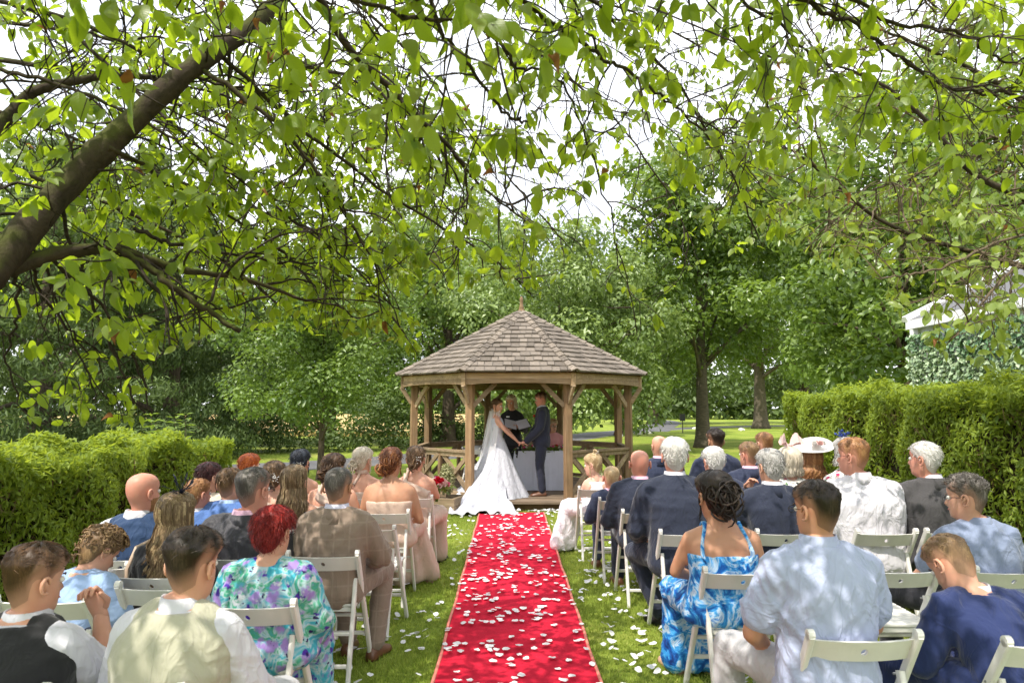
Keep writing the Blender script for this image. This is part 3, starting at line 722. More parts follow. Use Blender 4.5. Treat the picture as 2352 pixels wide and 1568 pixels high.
def shrub(name, label, c, rx, rz, n, mat, L, seed, stem=.1, cat='shrub'):
    e = empty(name, c); tag(e, label, cat); r = np.random.default_rng(seed); u = unit(r.normal(0, 1, (n, 3))); q = (.45 + .6*r.random(n))[:, None]
    pos = u*q*np.array((rx, rx, rz)); pos[:, 2] += rz + stem; nr = u + r.normal(0, .6, (n, 3)); V, F = leaf_cloud(pos, nr, L, .55, seed, -.1)
    link('foliage', npmesh('foliage', V, F, mat, attrs={'tint': np.repeat(np.clip(r.normal(.5, .25, n), 0, 1), 4)}), e)
    mb = MB(); mb.tube([(0, 0, -.03), (0, 0, stem + rz)], [.012, .006], 6); mb.build('stem', M_bark, e)
M_var = leafmat('variegated_leaf', (.16, .18, .07), (.46, .43, .24), (.4, .4, .15), .25)
M_herb = leafmat('herb_leaf', (.10, .18, .03), (.26, .34, .08), (.35, .5, .06), .3)
shrub('shrub', 'small cream variegated box shrub in the left planter', (PL.x + .20, PL.y - .05, .19), .125, .25, 1500, M_var, .04, 51, .06)
shrub('herb', 'low bright green herb beside the variegated shrub in the left planter', (PL.x - .12, PL.y + .04, .19), .17, .09, 900, M_herb, .05, 52, 0, 'plant')
shrub('shrub', 'small silvery shrub in the right planter behind the flower girl', (PR.x - .12, PR.y - .02, .19), .12, .2, 1100, M_var, .04, 53, .05)

# ---- small things across the lawn
def stones():
    m = plain('white_stone', (.68, .66, .62), .8, .2, .15, 8, .5)
    for i, (px, Y) in enumerate([(1432, 42), (1462, 43), (1487, 44), (1595, 53), (1700, 50), (1810, 50), (1420, 40)]):
        r = np.random.default_rng(i); bm = bmesh.new(); bmesh.ops.create_icosphere(bm, subdivisions=2, radius=.2)
        for v in bm.verts: v.co += v.co.normalized() * r.normal(0, .018); v.co.z *= .62; v.co.x *= 1.25
        me = bpy.data.meshes.new('white_stone'); bm.to_mesh(me); bm.free(); me.materials.append(m); o = link('white_stone', me, None, (*gp(px, Y)[:2], .06))
        tag(o, 'whitewashed stone on the grass edge of the drive', 'stone', 'whitewashed stones along the drive')
    e = empty('sign_post', (*gp(1566, 45)[:2], 0)); tag(e, 'small black box sign on a thin post beside the drive', 'sign')
    mb = MB(); mb.box((0, 0, .5), (.05, .05, 1.0)); mb.build('post', M_black, e)
    mb = MB(); mb.box((0, -.02, 1.02), (.34, .1, .46)); mb.build('board', M_black, e)
    for px, Y in ((1477, 43), (1612, 50)):
        mb = MB(); mb.box((0, 0, .3), (.09, .09, .6)); mb.rings([[(x, y, .6) for x, y in ((-.045, -.045), (.045, -.045), (.045, .045), (-.045, .045))], [(x, y, .64) for x, y in ((-.02, -.02), (.02, -.02), (.02, .02), (-.02, .02))]])
        o = mb.build('marker_post', M_bark, None, loc=(*gp(px, Y)[:2], 0)); tag(o, 'short wooden marker post at the edge of the drive', 'post', 'marker posts along the drive')
stones()
# ================================================================ WHITE FOLDING CHAIRS
def chair_proto():
    parts = []      # (name, mesh)
    def top(z): return -.245 + (.775 - z) / .775 * .475          # upright: y at height z
    def rail_mesh():
        hw, z0, z1, th, hr = .196, .655, .742, .017, .0135; zc = (z0 + z1) / 2; n = 16
        def P3(x, z, b): return (x, top(z) - .004 + .034 * ((x / hw)**2 - 1) + (th if b else 0), z)
        xs = [-hw, -hw*.75, -hw*.5, -.05, .05, hw*.5, hw*.75, hw]; mb = MB()
        for b in (0, 1):
            for (lo, hi) in ((0, 3), (4, 7)):
                for i in range(lo, hi):
                    a, c = xs[i], xs[i+1]; q = [P3(a, z0, b), P3(c, z0, b), P3(c, z1, b), P3(a, z1, b)]
                    mb.add(q if not b else q[::-1], [(0, 1, 2, 3)])
            cir, rec = [], []
            for k in range(n):
                t = 2*math.pi*(k + .5)/n; cx, cz = math.cos(t), math.sin(t); cir.append(P3(hr*cx, zc + hr*cz, b))
                s = min(.05/abs(cx) if abs(cx) > 1e-6 else 9, ((z1-z0)/2)/abs(cz) if abs(cz) > 1e-6 else 9); rec.append(P3(s*cx, zc + s*cz, b))
            V = cir + rec; F = [(k, (k+1) % n, n + (k+1) % n, n + k) for k in range(n)]
            # corner triangles of the centre panel
            cs = [P3(.05, z1, b), P3(-.05, z1, b), P3(-.05, z0, b), P3(.05, z0, b)]
            for q, c in enumerate(cs):
                ang = math.atan2((z1-z0)/2 * (1 if q < 2 else -1), .05 * (1 if q in (0, 3) else -1)) % (2*math.pi); k = int(math.floor(ang/(2*math.pi)*n - .5)) % n
                V.append(c); F.append((n + k, n + (k+1) % n, 2*n + q))
            F = [f if b else f[::-1] for f in F]; mb.add(V, F)
        cf = [(P3(hr*math.cos(2*math.pi*(k+.5)/n), zc + hr*math.sin(2*math.pi*(k+.5)/n), 0), P3(hr*math.cos(2*math.pi*(k+.5)/n), zc + hr*math.sin(2*math.pi*(k+.5)/n), 1)) for k in range(n)]
        for k in range(n): mb.add([cf[k][0], cf[(k+1) % n][0], cf[(k+1) % n][1], cf[k][1]], [(0, 1, 2, 3)])
        for z in (z0, z1):
            for i in range(7): a, c = xs[i], xs[i+1]; mb.add([P3(a, z, 0), P3(c, z, 0), P3(c, z, 1), P3(a, z, 1)], [(0, 1, 2, 3)])
        return mb.mesh('back_rail', M_white)
    parts.append(('back_rail', rail_mesh()))
    for s in (-1, 1):
        mb = MB(); a = Vector((s*.207, top(.775), .765)); b = Vector((s*.207, top(0), 0)); mb.bar(a, b, .024, .042, up=(0, 1, .6), bev=.005)
        mb.tube([(s*.207 - .012, top(.768), .766), (s*.207 + .012, top(.768), .766)], .0205, 10); parts.append(('front_leg', mb.mesh('front_leg', M_white)))
        mb = MB(); mb.bar((s*.180, top(.60) - .012, .60), (s*.180, -.315, 0), .024, .036, up=(0, 1, .3), bev=.005); parts.append(('rear_leg', mb.mesh('rear_leg', M_white)))
        for zz in (.58, .44):
            mb = MB(); mb.tube([(s*.165, top(zz), zz), (s*.222, top(zz), zz)], .005, 8); parts.append(('bolt', mb.mesh('bolt', M_metal)))
        mb = MB(); mb.bar((s*.158, -.175, .425), (s*.158, .205, .432), .02, .032); parts.append(('seat_rail', mb.mesh('seat_rail', M_white)))
    for i in range(8):
        mb = MB(); y = -.165 + i*.0505; mb.bar((-.19, y, .449 + .0012*i), (.19, y, .449 + .0012*i), .043, .014, bev=.003); parts.append(('seat_slat', mb.mesh('seat_slat', M_white)))
    for (y, z, hw, w) in ((top(.20), .20, .2, .022), (top(.335), .335, .2, .02), (-.278, .13, .175, .022), (-.235, .30, .175, .02), (-.165, .425, .175, .03)):
        mb = MB(); mb.bar((-hw, y, z), (hw, y, z), w, w, bev=.004); parts.append(('stretcher', mb.mesh('stretcher', M_white)))
    return parts
CHAIR = chair_proto()
def chair(x, rail_y, label, rz=0, tilt=0):
    e = empty('folding_chair', (x, rail_y + .24, .004), rz); e.rotation_euler.y = tilt
    tag(e, label, 'chair', 'white folding chairs set in rows')
    for n, me in CHAIR: link(n, me, e)
    return e
# ================================================================ PEOPLE
SEAT = .457
pending = []       # [temp object, voxel, fold amplitude, fold seed, materials, name, parent, extra]
def remesh_later(mb, vox, mat, name, parent, fold=.0, seed=0, smooth=5, extra=None, fdir=None):
    pending.append((mb, vox, mat, name, parent, fold, seed, smooth, extra, fdir))
def folds(V, N, amp, seed, fdir=None):
    r = np.random.default_rng(seed); h = np.zeros(len(V))
    for i in range(5):
        k = unit(r.normal(0, 1, 3)) if fdir is None else unit(np.array(fdir) + r.normal(0, .35, 3))
        q = unit(r.normal(0, 1, 3)); wl = r.uniform(.05, .16)
        ph = V @ k * 6.283/wl + 1.8*np.sin(V @ q * 6.283/r.uniform(.15, .4) + r.random()*6) + r.random()*6
        env = .5 + .5*np.sin(V @ unit(r.normal(0, 1, 3)) * 6.283/r.uniform(.25, .6) + r.random()*6)
        h += (1 - 2*np.abs(np.sin(ph/2))**.8) * env
    return V + N * (h * amp / 2.2)[:, None]
def realize():
    """turn the collected solids into single smooth skins"""
    tmp = []
    for (mb, vox, mat, name, parent, fold, seed, smooth, extra, fdir) in pending:
        me = mb.mesh('tmp', M_white); o = bpy.data.objects.new('tmp', me); COL.objects.link(o)
        q = o.modifiers.new('r', 'REMESH'); q.mode = 'VOXEL'; q.voxel_size = vox; q.use_smooth_shade = True
        if smooth: s = o.modifiers.new('s', 'SMOOTH'); s.factor = .5; s.iterations = smooth
        tmp.append(o)
    dg = bpy.context.evaluated_depsgraph_get(); dg.update()
    for o, (mb, vox, mat, name, parent, fold, seed, smooth, extra, fdir) in zip(tmp, pending):
        me = bpy.data.meshes.new_from_object(o.evaluated_get(dg)); me.name = name
        if fold:
            n = len(me.vertices); V = np.empty(n*3, np.float32); N = np.empty(n*3, np.float32)
            me.vertices.foreach_get('co', V); me.vertices.foreach_get('normal', N)
            V = folds(V.reshape(-1, 3).astype(float), N.reshape(-1, 3), fold, seed, fdir); me.vertices.foreach_set('co', V.astype(np.float32).ravel())
        me.materials.clear(); me.materials.append(mat)
        if extra is not None:               # finer solids that belong to the same skin (head, hands)
            bm = bmesh.new(); bm.from_mesh(me); t = extra[0].mesh('x', mat, True); bm.from_mesh(t); bm.to_mesh(me); bm.free()
            k0 = len(me.polygons) - len(extra[0].f)
            for mt in extra[1]: me.materials.append(mt)
            for i, mi in enumerate(extra[0].m): me.polygons[k0 + i].material_index = mi
            me.polygons.foreach_set('use_smooth', [True]*len(me.polygons))
        me.update(); link(name, me, parent); 
    for o in tmp: 
        m = o.data; bpy.data.objects.remove(o); bpy.data.meshes.remove(m)
    pending.clear()

# ---------------------------------------------------------------- head
HT = np.array([  # z, half width, front y, back y   (metres, chin at 0, crown at .237)
 (-.075, .058, .030, -.078), (-.045, .053, .030, -.072), (-.015, .051, .036, -.066), (.000, .050, .066, -.063), (.012, .053, .086, -.062), (.030, .060, .089, -.064),
 (.050, .066, .088, -.071), (.062, .069, .090, -.077), (.080, .0715, .088, -.087), (.100, .0735, .087, -.096), (.120, .075, .083, -.102), (.138, .076, .086, -.105),
 (.155, .077, .091, -.106), (.175, .0765, .089, -.104), (.195, .071, .080, -.097), (.212, .061, .064, -.083), (.225, .046, .044, -.065), (.233, .028, .022, -.043), (.237, .008, -.004, -.018)])
def hsec(z): return [np.interp(z, HT[:, 0], HT[:, k]) for k in (1, 2, 3)]
def hpoint(phi, z, off=0):
    """skull surface; phi 0 = face, +90 deg = right side"""
    w, f, b = hsec(z); cy = (f*.42 + b*.58); c, s = math.cos(phi), math.sin(phi)
    y = cy + (f - cy)*c if c > 0 else cy + (cy - b)*c
    jaw = 1 - .22*max(0, c)**2 * max(0, min(1, (.09 - z)/.09))
    x = w*jaw*math.copysign(abs(s)**.92, s)
    v = np.array((x, y, z)); n = unit(np.array((x*1.3, y - cy, (z - .13)*.9 if z > .13 else 0)))
    return v + n*off
def head_solid(mb, T, beard=False):
    """T maps head-local points; materials: 0 skin, 1 lips, 2 eye white, 3 iris, 4 brow"""
    zs = np.concatenate([np.linspace(-.075, .0, 5), np.linspace(.012, .16, 15), np.linspace(.172, .236, 9)]); n = 32; RR = []
    for z in zs:
        ring = []
        for i in range(n):
            phi = 2*math.pi*i/n; phi = phi - .55*math.sin(phi)*max(0, math.cos(phi))*.6 if False else phi
            p = hpoint(phi, z); x = p[0]
            if math.cos(phi) > 0:
                nose = math.exp(-(x/.0115)**2) * np.interp(z, (.066, .076, .085, .125, .145), (0, .018, .026, .006, 0))
                eye = -.010*math.exp(-((abs(x) - .031)/.014)**2 - ((z - .121)/.011)**2)
                lip = .004*math.exp(-(x/.02)**2 - ((z - .052)/.007)**2)
                p = p + np.array((0, nose + eye + lip, 0))
            ring.append(T(p))
        RR.append(ring)
    mb.rings(RR, 0)
    for s in (-1, 1):
        # ear: rim and bowl
        c = np.array((s*.077, -.012, .112)); rim = []
        for k in range(9):
            a = R(-115 + k*35); rim.append(T(c + np.array((s*(.010 + .006*math.cos(a*.5)), -.007 - .017*math.cos(a) * 1.0, .030*math.sin(a)))))
        mb.tube(rim, [.0055, .006, .006, .0065, .007, .007, .006, .0055, .005], 6, 0, True)
        mb.tube([T(c + np.array((-s*.006, .004, -.018))), T(c + np.array((s*.004, -.003, 0))), T(c + np.array((s*.008, -.012, .014)))], [.010, .012, .009], 6, 0, True)
        e = np.array((s*.031, .0765, .121)); 
        RRs = [[T(e + .0125*np.array((math.cos(t)*math.cos(q), math.sin(q), math.sin(t)*math.cos(q)))) for t in np.linspace(0, 6.283, 8, endpoint=False)] for q in (-1.2, -.5, .2, .75, 1.2)]
        mb.rings(RRs, 2); RRs = [[T(e + .0127*np.array((.9*math.cos(t)*math.cos(q), math.sin(q), .9*math.sin(t)*math.cos(q)))) for t in np.linspace(0, 6.283, 8, endpoint=False)] for q in (1.0, 1.3)]; mb.rings(RRs, 3)
        mb.tube([T(np.array((s*.014, .0935, .139))), T(np.array((s*.030, .0905, .1435))), T(np.array((s*.046, .0795, .140)))], [.0028, .0035, .002], 5, 4)
    mb.tube([T(np.array((x, .0925 - 9*x*x, .0525 + (.002 if abs(x) < .004 else 0)))) for x in (-.024, -.012, 0, .012, .024)], [.002, .004, .0045, .004, .002], 6, 1)

def hand(mb, w, d, up, side, curl=.5, scale=1.0, spread=.12):
    """palm and five jointed fingers from the wrist w along d; up = back of the hand; side +1 right hand"""
    d = unit(d); up = unit(np.array(up) - d*np.dot(up, d)); x = np.cross(d, up) * side          # towards the little finger
    S = scale; w = np.array(w, float)
    RR = []
    for t, hw, th in ((-.015, .027, .022), (.01, .031, .019), (.04, .040, .016), (.075, .043, .014), (.092, .040, .012)):
        c = w + d*t*S; RR.append([c + S*(x*hw*math.cos(a) + up*th*math.sin(a)) for a in np.linspace(0, 6.283, 10, endpoint=False)])
    mb.rings(RR, 0)
    for k, (off, ln) in enumerate(((-.030, .072), (-.010, .080), (.010, .074), (.029, .058))):
        p = w + S*(d*.086 + x*off); a = spread*(k - 1.5)*.5; fd = unit(d*math.cos(a) + x*math.sin(a)); pts = [p]; th = 0
        for j, f in enumerate((.45, .30, .25)):
            th += curl*(.55, .9, .6)[j]; q = unit(fd*math.cos(th) - up*math.sin(th)); pts.append(pts[-1] + q*ln*f*S)
        mb.tube(pts, [.0095*S, .009*S, .0082*S, .0068*S], 6, 0, True)
    p = w + S*(d*.028 - x*.030); q1 = unit(-x*.75 + d*.7 - up*.35); q2 = unit(-x*.25 + d*.9 - up*(.35 + .5*curl))
    mb.tube([p, p + q1*.036*S, p + q1*.036*S + q2*.03*S, p + q1*.036*S + q2*.055*S], [.0125*S, .0115*S, .010*S, .008*S], 6, 0, True)

# ---------------------------------------------------------------- hair
def hairline(phi, style):
    c = math.cos(phi); a = abs(((phi + math.pi) % (2*math.pi)) - math.pi)      # 0 face .. pi nape
    pts = {'short': ((0, .188), (.5, .186), (.8, .165), (1.15, .150), (1.45, .100), (1.6, .140), (1.95, .135), (2.3, .060), (3.15, .030)),
           'full':  ((0, .192), (.5, .185), (.9, .160), (1.2, .130), (1.5, .095), (1.75, .110), (2.1, .060), (2.6, .030), (3.15, .020)),
           'balding': ((0, .236), (.6, .234), (1.0, .20), (1.3, .165), (1.5, .12), (1.65, .14), (2.0, .13), (2.4, .07), (3.15, .04))}[style]
    return np.interp(a, [p[0] for p in pts], [p[1] for p in pts])
class Hair:
    def __init__(s, seed): s.V = []; s.F = []; s.t = []; s.fd = []; s.r = np.random.default_rng(seed)
    def grid(s, G, tint, fade=0, loop=False):
        b = len(s.V); n, m = len(G), len(G[0])
        for i, row in enumerate(G):
            for j, p in enumerate(row):
                s.V.append(p); s.t.append(tint[i][j] if hasattr(tint, '__len__') else tint); s.fd.append(fade[i][j] if hasattr(fade, '__len__') else fade)
        for i in range(n - 1):
            for j in range(m if loop else m - 1): k = (j+1) % m; s.F.append((b + i*m + j, b + i*m + k, b + (i+1)*m + k, b + (i+1)*m + j))
    def strand(s, pts, w, tint=None, fade=0, nrm=None):
        """flat tapered ribbon"""
        pts = [np.array(p, float) for p in pts]; n = len(pts); t = s.r.random() if tint is None else tint; b = len(s.V)
        for i, p in enumerate(pts):
            d = unit(pts[min(i+1, n-1)] - pts[max(i-1, 0)]); o = (p - np.array((0, -.01, .12))) if nrm is None else nrm; x = unit(np.cross(d, o)); q = w * (1 - .75*(i/(n-1))**2)
            s.V += [p - x*q, p + x*q]; s.t += [t, t]; s.fd += [fade, fade]
        for i in range(n-1): s.F.append((b + 2*i, b + 2*i + 1, b + 2*i + 3, b + 2*i + 2))
    def tube(s, pts, rad, n=5, tint=None):
        mb = MB(); mb.tube(pts, rad, n); b = len(s.V); t = s.r.random() if tint is None else tint
        s.V += [np.array(v) for v in mb.v]; s.t += [t]*len(mb.v); s.fd += [0]*len(mb.v)
        for f in mb.f:
            if len(f) == 4: s.F.append(tuple(b + i for i in f))
    def cap(s, style, th_top, th_side, fade=0, nap=0, rough=.004, top_back=0):
        """scalp shell: th_* thickness; fade 0..1 how much the sides are clipped"""
        nphi, ns = 44, 15; G, T, Fd = [], [], []
        ph0 = s.r.random(6)*6
        for j in range(ns):
            row, tr, fr = [], [], []; q = math.sin(j/(ns-1)*math.pi/2)
            for i in range(nphi):
                phi = 2*math.pi*i/nphi; zl = hairline(phi, style) - nap*max(0, -math.cos(phi)); z = zl + (.2365 - zl)*q
                a = abs(((phi + math.pi) % (2*math.pi)) - math.pi); k = max(0, min(1, (z - .135)/.06)); k = k*k*(3 - 2*k)
                th = lerp(th_side, th_top, k) * min(1, .25 + j/2.0) + top_back*k*max(0, -math.cos(phi))
                th += rough*(math.sin(phi*9 + ph0[0] + 3*math.sin(z*60 + ph0[1])) + .7*math.sin(phi*17 + z*120 + ph0[2]))*(.3 + .7*k)*(.2 + min(1, j/3)*.8)
                row.append(hpoint(phi, z, max(.0015, th))); tr.append(.5 + .3*math.sin(phi*5 + ph0[3])*math.sin(z*40 + ph0[4])); kf = max(0, min(1, (z - zl)/(.085 if a > .9 else .03))); fr.append(fade*(1 - kf*kf*(3 - 2*kf)))
            G.append(row); T.append(tr); Fd.append(fr)
        s.grid(G, T, Fd, True)
    fine = 1.0
    def tufts(s, n, style, lo, hi, lift=.5, zmin=.15, comb=(0, -1, -.2), w=.0022, th=.012, fade=0):
        n = int(n*s.fine); w = w/s.fine**.7; lift = lift/s.fine**.6
        for _ in range(n):
            phi = s.r.random()*6.283; zl = max(zmin, hairline(phi, style)); z = zl + (.2365 - zl)*s.r.random()**.6; p = hpoint(phi, z, th*.6); nr = unit(p - np.array((0, -.01, .11)))
            d = np.array(comb) + s.r.normal(0, .45, 3); d = unit(d - nr*np.dot(d, nr)); L = s.r.uniform(lo, hi); d = unit(d + nr*lift*s.r.uniform(.3, 1.2))
            e = p + d*L; m = p + d*L*.5 + nr*L*.12; s.strand([p, m, e], w, None, fade, nr + s.r.normal(0, .5, 3))
    def bun(s, c, r_, n=26, rt=.009, zs=1.0):
        c = np.array(c)
        for _ in range(n):
            u = unit(s.r.normal(0, 1, 3)); v = unit(np.cross(u, s.r.normal(0, 1, 3))); o = c + s.r.normal(0, r_*.28, 3)*np.array((1, .8, zs)); q = r_*s.r.uniform(.45, .85); a0 = s.r.random()*6; arc = s.r.uniform(2.5, 5.2); t = s.r.random()
            pts = [o + q*(math.cos(a)*u + math.sin(a)*v)*np.array((1, .8, zs)) for a in np.linspace(a0, a0 + arc, 10)]
            s.tube(pts, [rt*w for w in (.4, .8, 1, 1, 1, 1, 1, .9, .7, .3)], 5, t)
            for _k in range(3): s.strand([p*1.0 + s.r.normal(0, .0035, 3) for p in pts], .0014, min(1, t + .3), 0, u)
    def curtain(s, L, a0, a1, n, back=.02, wave=.012, spread=.0, w=.006, z0=.21, wl=.11):
        """long hair falling over nape and shoulders; a0..a1 range round the back"""
        for k in range(n):
            phi = s.r.uniform(a0, a1); side = math.sin(phi); off = s.r.uniform(.006, .024); pts = []; ph = phi*2.5 + 40*off + s.r.normal(0, .35); zz = s.r.uniform(.12, z0); ll = L*s.r.uniform(.78, 1.06)
            while zz > .06: pts.append(hpoint(phi, zz, off)); zz -= .03
            p = pts[-1] if pts else hpoint(phi, .06, off); base = p.copy(); m = 9
            for i in range(1, m + 1):
                t = i/m; pts.append(base + np.array((side*spread*t + wave*math.sin(t*L/wl*6.283 + ph)*min(1, t*2), -back*math.sin(t*2.2) + .6*wave*math.cos(t*L/wl*6.283 + ph)*min(1, t*2), -ll*t)))
            tn = np.clip(s.r.normal(.5, .22), 0, 1); s.strand(pts, w*s.r.uniform(.8, 1.7), tn)
            if k % 5 == 0: s.tube(pts, [w*.8]*(len(pts) - 2) + [w*.4, w*.15], 4, tn*.7)
    def build(s, T, mat, parent, name='hair'):
        V = T(np.array(s.V)); F = np.array(s.F, np.int32)
        link(name, npmesh(name, V, F, mat, True, {'tint': s.t, 'fade': s.fd}), parent)

SKIN = {'fair': (.62, .335, .235), 'pink': (.64, .30, .22), 'tan': (.50, .265, .165), 'pale': (.68, .41, .31)}
M_lip = plain('lips', (.42, .12, .11), .4); M_eyew = plain('eye_white', (.75, .73, .70), .2); M_iris = plain('iris', (.03, .025, .02), .1); M_brow = plain('eyebrow', (.09, .05, .03), .8)
HAIRC = {'dark': ((.018, .012, .009), (.075, .05, .035)), 'black': ((.008, .008, .011), (.06, .06, .075)), 'brown': ((.055, .028, .014), (.19, .10, .05)), 'midbrown': ((.10, .058, .03), (.30, .18, .09)),
  'fairbrown': ((.17, .10, .05), (.46, .30, .15)), 'blonde': ((.36, .25, .13), (.75, .60, .38)), 'platinum': ((.55, .47, .36), (.88, .82, .70)), 'mixblonde': ((.15, .095, .05), (.66, .50, .28)),
  'white': ((.55, .53, .50), (.86, .85, .83)), 'grey': ((.36, .34, .32), (.74, .72, .70)), 'greydark': ((.07, .06, .052), (.33, .30, .27)), 'red': ((.16, .008, .008), (.55, .05, .035)), 'orange': ((.36, .07, .012), (.80, .26, .06)),
  'burgundy': ((.035, .010, .010), (.17, .05, .045)), 'auburn': ((.10, .03, .012), (.52, .22, .07)), 'ginger': ((.26, .12, .05), (.66, .38, .17)), 'blueblack': ((.012, .014, .022), (.13, .15, .19))}
def frame(o, yaw=0, pitch=0, roll=0, scale=1.0, pivot=(0, -.03, .02)):
    M = Matrix.Rotation(yaw, 3, 'Z') @ Matrix.Rotation(roll, 3, 'Y') @ Matrix.Rotation(-pitch, 3, 'X'); A = np.array(M); pv = np.array(pivot); o = np.array(o, float)
    def T(p): return o + ((np.asarray(p, float) - pv) @ A.T + pv) * scale
    T.A = A; return T

def make_hair(style, color, T, parent, sk, seed, row=9):
    if style == 'bald': return
    h = Hair(seed); h.fine = 2.4 if row < 3.5 else 1.5 if row < 4.5 else 1.0; c, c2 = HAIRC[color]; mat = hairmat('hair_%s_%s' % (color, sk), c, c2, SKIN[sk])
    if style == 'crop': h.cap('short', .014, .0035, .75); h.tufts(650, 'short', .012, .028, .5, .165, (0, .6, .1), th=.012)
    elif style == 'quiff': h.cap('short', .026, .003, .95, rough=.005); h.tufts(900, 'short', .02, .045, .7, .17, (.1, .5, .4), th=.022)
    elif style == 'spiky': h.cap('short', .020, .005, .5, rough=.005); h.tufts(1000, 'short', .018, .036, 1.4, .15, (0, .2, .3), th=.016)
    elif style == 'slick': h.cap('short', .017, .004, .8); h.tufts(700, 'short', .03, .05, .15, .16, (.3, -1, .1), th=.013)
    elif style == 'buzz': h.cap('short', .005, .0025, .7, rough=.001); h.tufts(500, 'short', .006, .012, .6, .12, (0, .3, 0), w=.0014, th=.004)
    elif style == 'balding': h.cap('balding', .004, .003, .8, rough=.001)
    elif style == 'senior': h.cap('full', .020, .010, .1, rough=.004); h.tufts(900, 'full', .02, .04, .35, .05, (0, -.6, -.6), th=.015, w=.002)
    elif style == 'thin': h.cap('full', .008, .008, .35, rough=.002); h.tufts(600, 'full', .015, .03, .3, .05, (0, -.7, -.5), th=.008, w=.0018)
    elif style == 'crown': h.cap('full', .020, .015, 0, rough=.004); h.tufts(1500, 'full', .03, .05, .30, .03, (0, -.3, -.8), th=.019, w=.0022)
    elif style == 'curly':
        h.cap('full', .022, .016, 0, rough=.008)
        for _ in range(190):
            phi = h.r.random()*6.283; zl = hairline(phi, 'full') + .005; z = zl + (.236 - zl)*h.r.random()**.7; p = hpoint(phi, z, .020); nr = unit(p - np.array((0, -.01, .12))); a = unit(np.cross(nr, h.r.normal(0, 1, 3))); bb = np.cross(nr, a); q = h.r.uniform(.008, .017)
            h.tube([p + nr*(.006 + .004*k) + q*(math.cos(k*.9)*a + math.sin(k*.9)*bb) for k in range(6)], [.004, .0055, .0055, .005, .004, .0015], 5)
    elif style in ('updo', 'lowbun', 'sidebun', 'topbun', 'bigupdo'):
        h.cap('full', .020 if style != 'bigupdo' else .030, .012, 0, rough=.004); h.tufts(700, 'full', .03, .06, .12, .04, (0, -.8, -.3) if style != 'topbun' else (0, -.3, 1), th=.015, w=.0024)
        c_, r_, n_ = {'updo': ((0, -.105, .075), .046, 34), 'lowbun': ((0, -.105, .055), .042, 30), 'sidebun': ((-.035, -.10, .065), .052, 40), 'topbun': ((0, -.055, .255), .040, 26), 'bigupdo': ((.01, -.10, .115), .078, 170)}[style]
        h.bun(c_, r_, n_, .0075 if style != 'bigupdo' else .0062, 1.15)
        for sgn in (-1, 1):
            for k in range(3): p = hpoint(sgn*1.25, .12, .004); h.tube([p + np.array((sgn*(.006 + .006*math.sin(t*7 + k)), .006*math.cos(t*7 + k), -.13*t)) for t in np.linspace(0, 1, 9)], [.003]*7 + [.002, .001], 4)
    elif style == 'long': h.cap('full', .016, .013, 0, nap=-.0, rough=.003); h.curtain(.27, R(75), R(285), 330, .03, .010, .045)
    elif style == 'verylong': h.cap('full', .018, .016, 0, rough=.004); h.curtain(.40, R(70), R(290), 420, .05, .016, .05, .007, wl=.14)
    elif style == 'longcurly': h.cap('full', .018, .016, 0, rough=.004); h.curtain(.20, R(65), R(295), 380, .03, .020, .06, .007, wl=.085)
    elif style == 'bob': h.cap('full', .026, .020, 0, rough=.003); h.curtain(.06, R(60), R(300), 420, .0, .004, .03, .006)
    h.build(T, mat, parent)

# ---------------------------------------------------------------- bodies
TOR = {  # t, half width, front depth, back depth
 'm': np.array([(-.05, .12, .09, .10), (0, .165, .125, .125), (.08, .182, .135, .13), (.25, .172, .13, .112), (.45, .170, .125, .108), (.60, .180, .128, .115), (.72, .182, .122, .112), (.80, .165, .105, .102), (.87, .125, .086, .090), (.93, .086, .068, .076), (.98, .062, .056, .066), (1.03, .055, .048, .060)]),
 'f': np.array([(-.05, .13, .09, .11), (0, .175, .125, .13), (.08, .190, .13, .135), (.25, .160, .115, .105), (.42, .142, .105, .092), (.60, .155, .125, .098), (.70, .158, .135, .098), (.80, .142, .10, .088), (.88, .10, .070, .070), (.95, .056, .050, .056), (1.03, .047, .042, .050)])}
def torso_fn(B, N, kind, g, curve=.03, ws=1.0):
    B, N = np.array(B, float), np.array(N, float); tab = TOR[kind]
    def sec(t, inf=0):
        c = lerp(B, N, t) + np.array((0, -curve*math.sin(max(0, min(1, t))*math.pi), 0)); w, f, b = [np.interp(t, tab[:, 0], tab[:, k]) for k in (1, 2, 3)]
        gg = lerp(g, 1, max(0, min(1, (t - .7)/.25))); s = ws
        return c, (w*gg*s + inf), (f*gg + inf), (b*gg + inf)
    def pt(t, ang, inf=0):
        """ang 0 = front, 90 deg = right, 180 = back"""
        c, w, f, b = sec(t, inf); s, q = math.sin(ang), math.cos(ang); e = .82
        return c + np.array((w*math.copysign(abs(s)**e, s), (f if q > 0 else b)*math.copysign(abs(q)**e, q), 0))
    return pt
def add_torso(mb, pt, t0, t1, inf, n=24, m=None, flare=0):
    ts = np.linspace(t0, t1, max(4, int((t1 - t0)*22))); mb.rings([[pt(t, a, inf + flare*max(0, 1 - (t - t0)/.3)) for a in np.linspace(0, 6.283, n, endpoint=False)] for t in ts], m)
def limb(mb, pts, rad, inf=0, n=12, k=4):
    c = spline(pts, k); rr = np.interp(np.linspace(0, 1, len(c)), np.linspace(0, 1, len(rad)), rad) + inf; mb.tube(c, rr, n, None, True)

